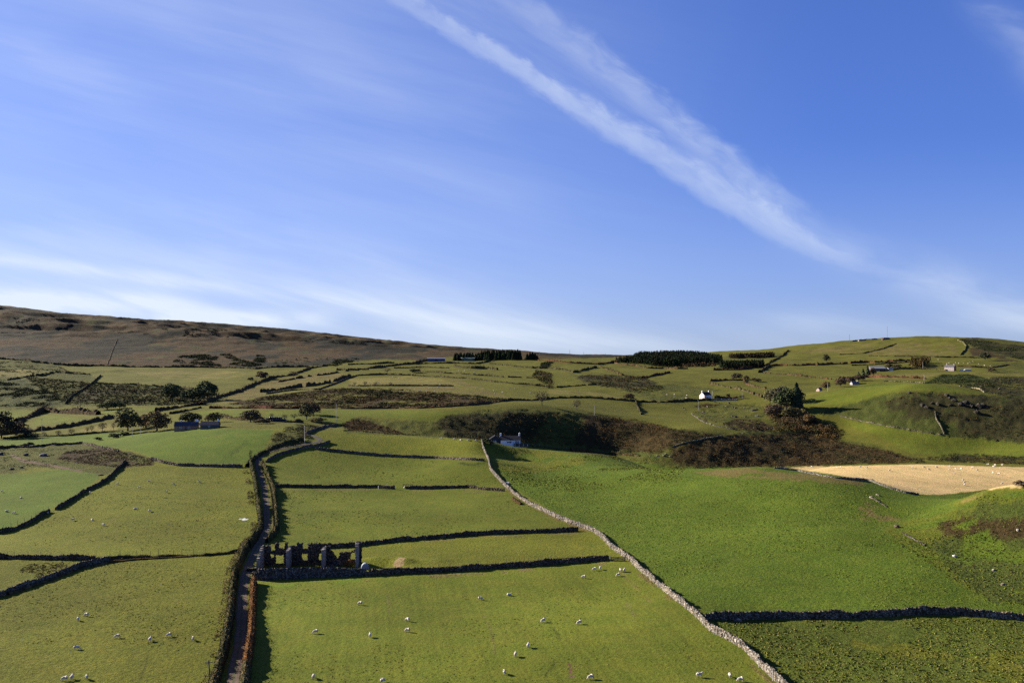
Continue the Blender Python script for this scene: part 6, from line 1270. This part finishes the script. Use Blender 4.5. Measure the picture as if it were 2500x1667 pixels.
# cirrus: streaks that fall gently to the right
tl = R(14); rx = g.m('ADD', g.m('MULTIPLY', X, math.cos(tl)), g.m('MULTIPLY', V, math.sin(tl))); rv = g.m('SUBTRACT', g.m('MULTIPLY', V, math.cos(tl)), g.m('MULTIPLY', X, math.sin(tl)))
RV = g.xyz(rx, rv)
c1 = g.noise(g.scale(RV, (1.7, 11, 1)), 1.0, 4, .5, .3); c2 = g.noise(g.scale(RV, (3.4, 9, 1)), 1.0, 4, .52, .4); c3 = g.noise(g.scale(RV, (.9, 4.5, 1)), 1.0, 4, .5, .4)
def seg(x0, y0, x1, y1, wid, k, nz):
    dx, dy = x1-x0, y1-y0; ln = math.hypot(dx, dy); dx /= ln; dy /= ln
    a = g.m('ADD', g.m('MULTIPLY', g.m('SUBTRACT', X, x0), dx), g.m('MULTIPLY', g.m('SUBTRACT', V, y0), dy))
    b_ = g.m('ADD', g.m('MULTIPLY', g.m('SUBTRACT', X, x0), -dy), g.m('MULTIPLY', g.m('SUBTRACT', V, y0), dx))
    b_ = g.m('ADD', b_, g.m('MULTIPLY', g.m('SUBTRACT', c2, .5), wid*.7))
    al = g.m('MULTIPLY', g.ss(a, -.25*ln, .2*ln), g.ss(a, 1.2*ln, .75*ln))
    ac = g.m('POWER', 2.718, g.m('MULTIPLY', g.m('MULTIPLY', b_, b_), -1/(wid*wid)))
    return g.m('MULTIPLY', g.m('MULTIPLY', al, ac), g.m('MULTIPLY', nz, k))
z1 = g.ss(c1, .25, .80); z2 = g.ss(c2, .22, .74); z3 = g.ss(c3, .3, .7)
cl = g.m('ADD', seg(-.3, .728, .42, .748, .026, 1.05, z2), seg(.36, .785, .78, .780, .020, .85, z2))
for a_ in ((-.4, .575, .72, .730, .018, .52, z1), (.2, .86, 2.6, .86, .085, .16, z3), (.55, .70, 1.72, .875, .040, .40, z1), (-.3, .76, 1.2, .84, .075, .26, z3), (-.5, .52, 1.3, .74, .13, .22, z1),
           (-.3, -.05, .35, .22, .07, .20, z3), (.3, .0, 1.3, .45, .16, .12, z1), (2.0, .60, 2.75, .85, .05, .30, z2), (2.38, -.05, 2.6, .22, .06, .24, z2), (1.9, .78, 2.7, .80, .030, .25, z1)):
    cl = g.m('ADD', cl, seg(*a_))
cl = g.m('ADD', cl, g.m('MULTIPLY', g.m('MULTIPLY', g.ss(X, 2.1, .5), g.ss(V, -.35, .05, .75, 1.0)), g.m('MULTIPLY_ADD', z3, .10, .16)))
c4 = g.noise(g.scale(RV, (3.5, 48, 1)), 1.0, 5, .6, .3)
cl = g.m('MULTIPLY', cl, g.ss(c4, .25, .75, .92, 1.06))
cl = g.m('ADD', cl, g.m('MULTIPLY', g.ss(V, .30, .86), .20))
cloud = g.m('MULTIPLY', g.m('MINIMUM', g.m('ADD', trail, cl), .93), front)
gm = nt.nodes.new('ShaderNodeGamma'); gm.inputs[1].default_value = .7; nt.links.new(sky.outputs[0], gm.inputs[0])
tone = g.mix(1.0, gm.outputs[0], (.42, .605, 1.28, 1), 'MULTIPLY')
nt.links.new(g.mix(cloud, tone, (4.15, 4.6, 5.2, 1)), bg.inputs[0])
cd = bpy.data.cameras.new('camera'); cam = bpy.data.objects.new('camera', cd); col.objects.link(cam)
cam.location = (0, 0, 0); cam.rotation_euler = (R(90), 0, 0)
cd.sensor_width = 36; cd.lens = 36*F/2500; cd.shift_y = (HY-833.5)/2500; cd.clip_start = .5; cd.clip_end = 30000
scene.camera = cam
vs = scene.view_settings; vs.view_transform = 'Standard'; vs.look = 'None'; vs.gamma = 1; vs.use_curve_mapping = False; vs.exposure = 1.722
scene.render.engine = 'CYCLES'; scene.cycles.max_bounces = 4; scene.cycles.diffuse_bounces = 2; scene.cycles.use_denoising = False
print('done', round(time.time()-T0, 1), len(bpy.data.objects))
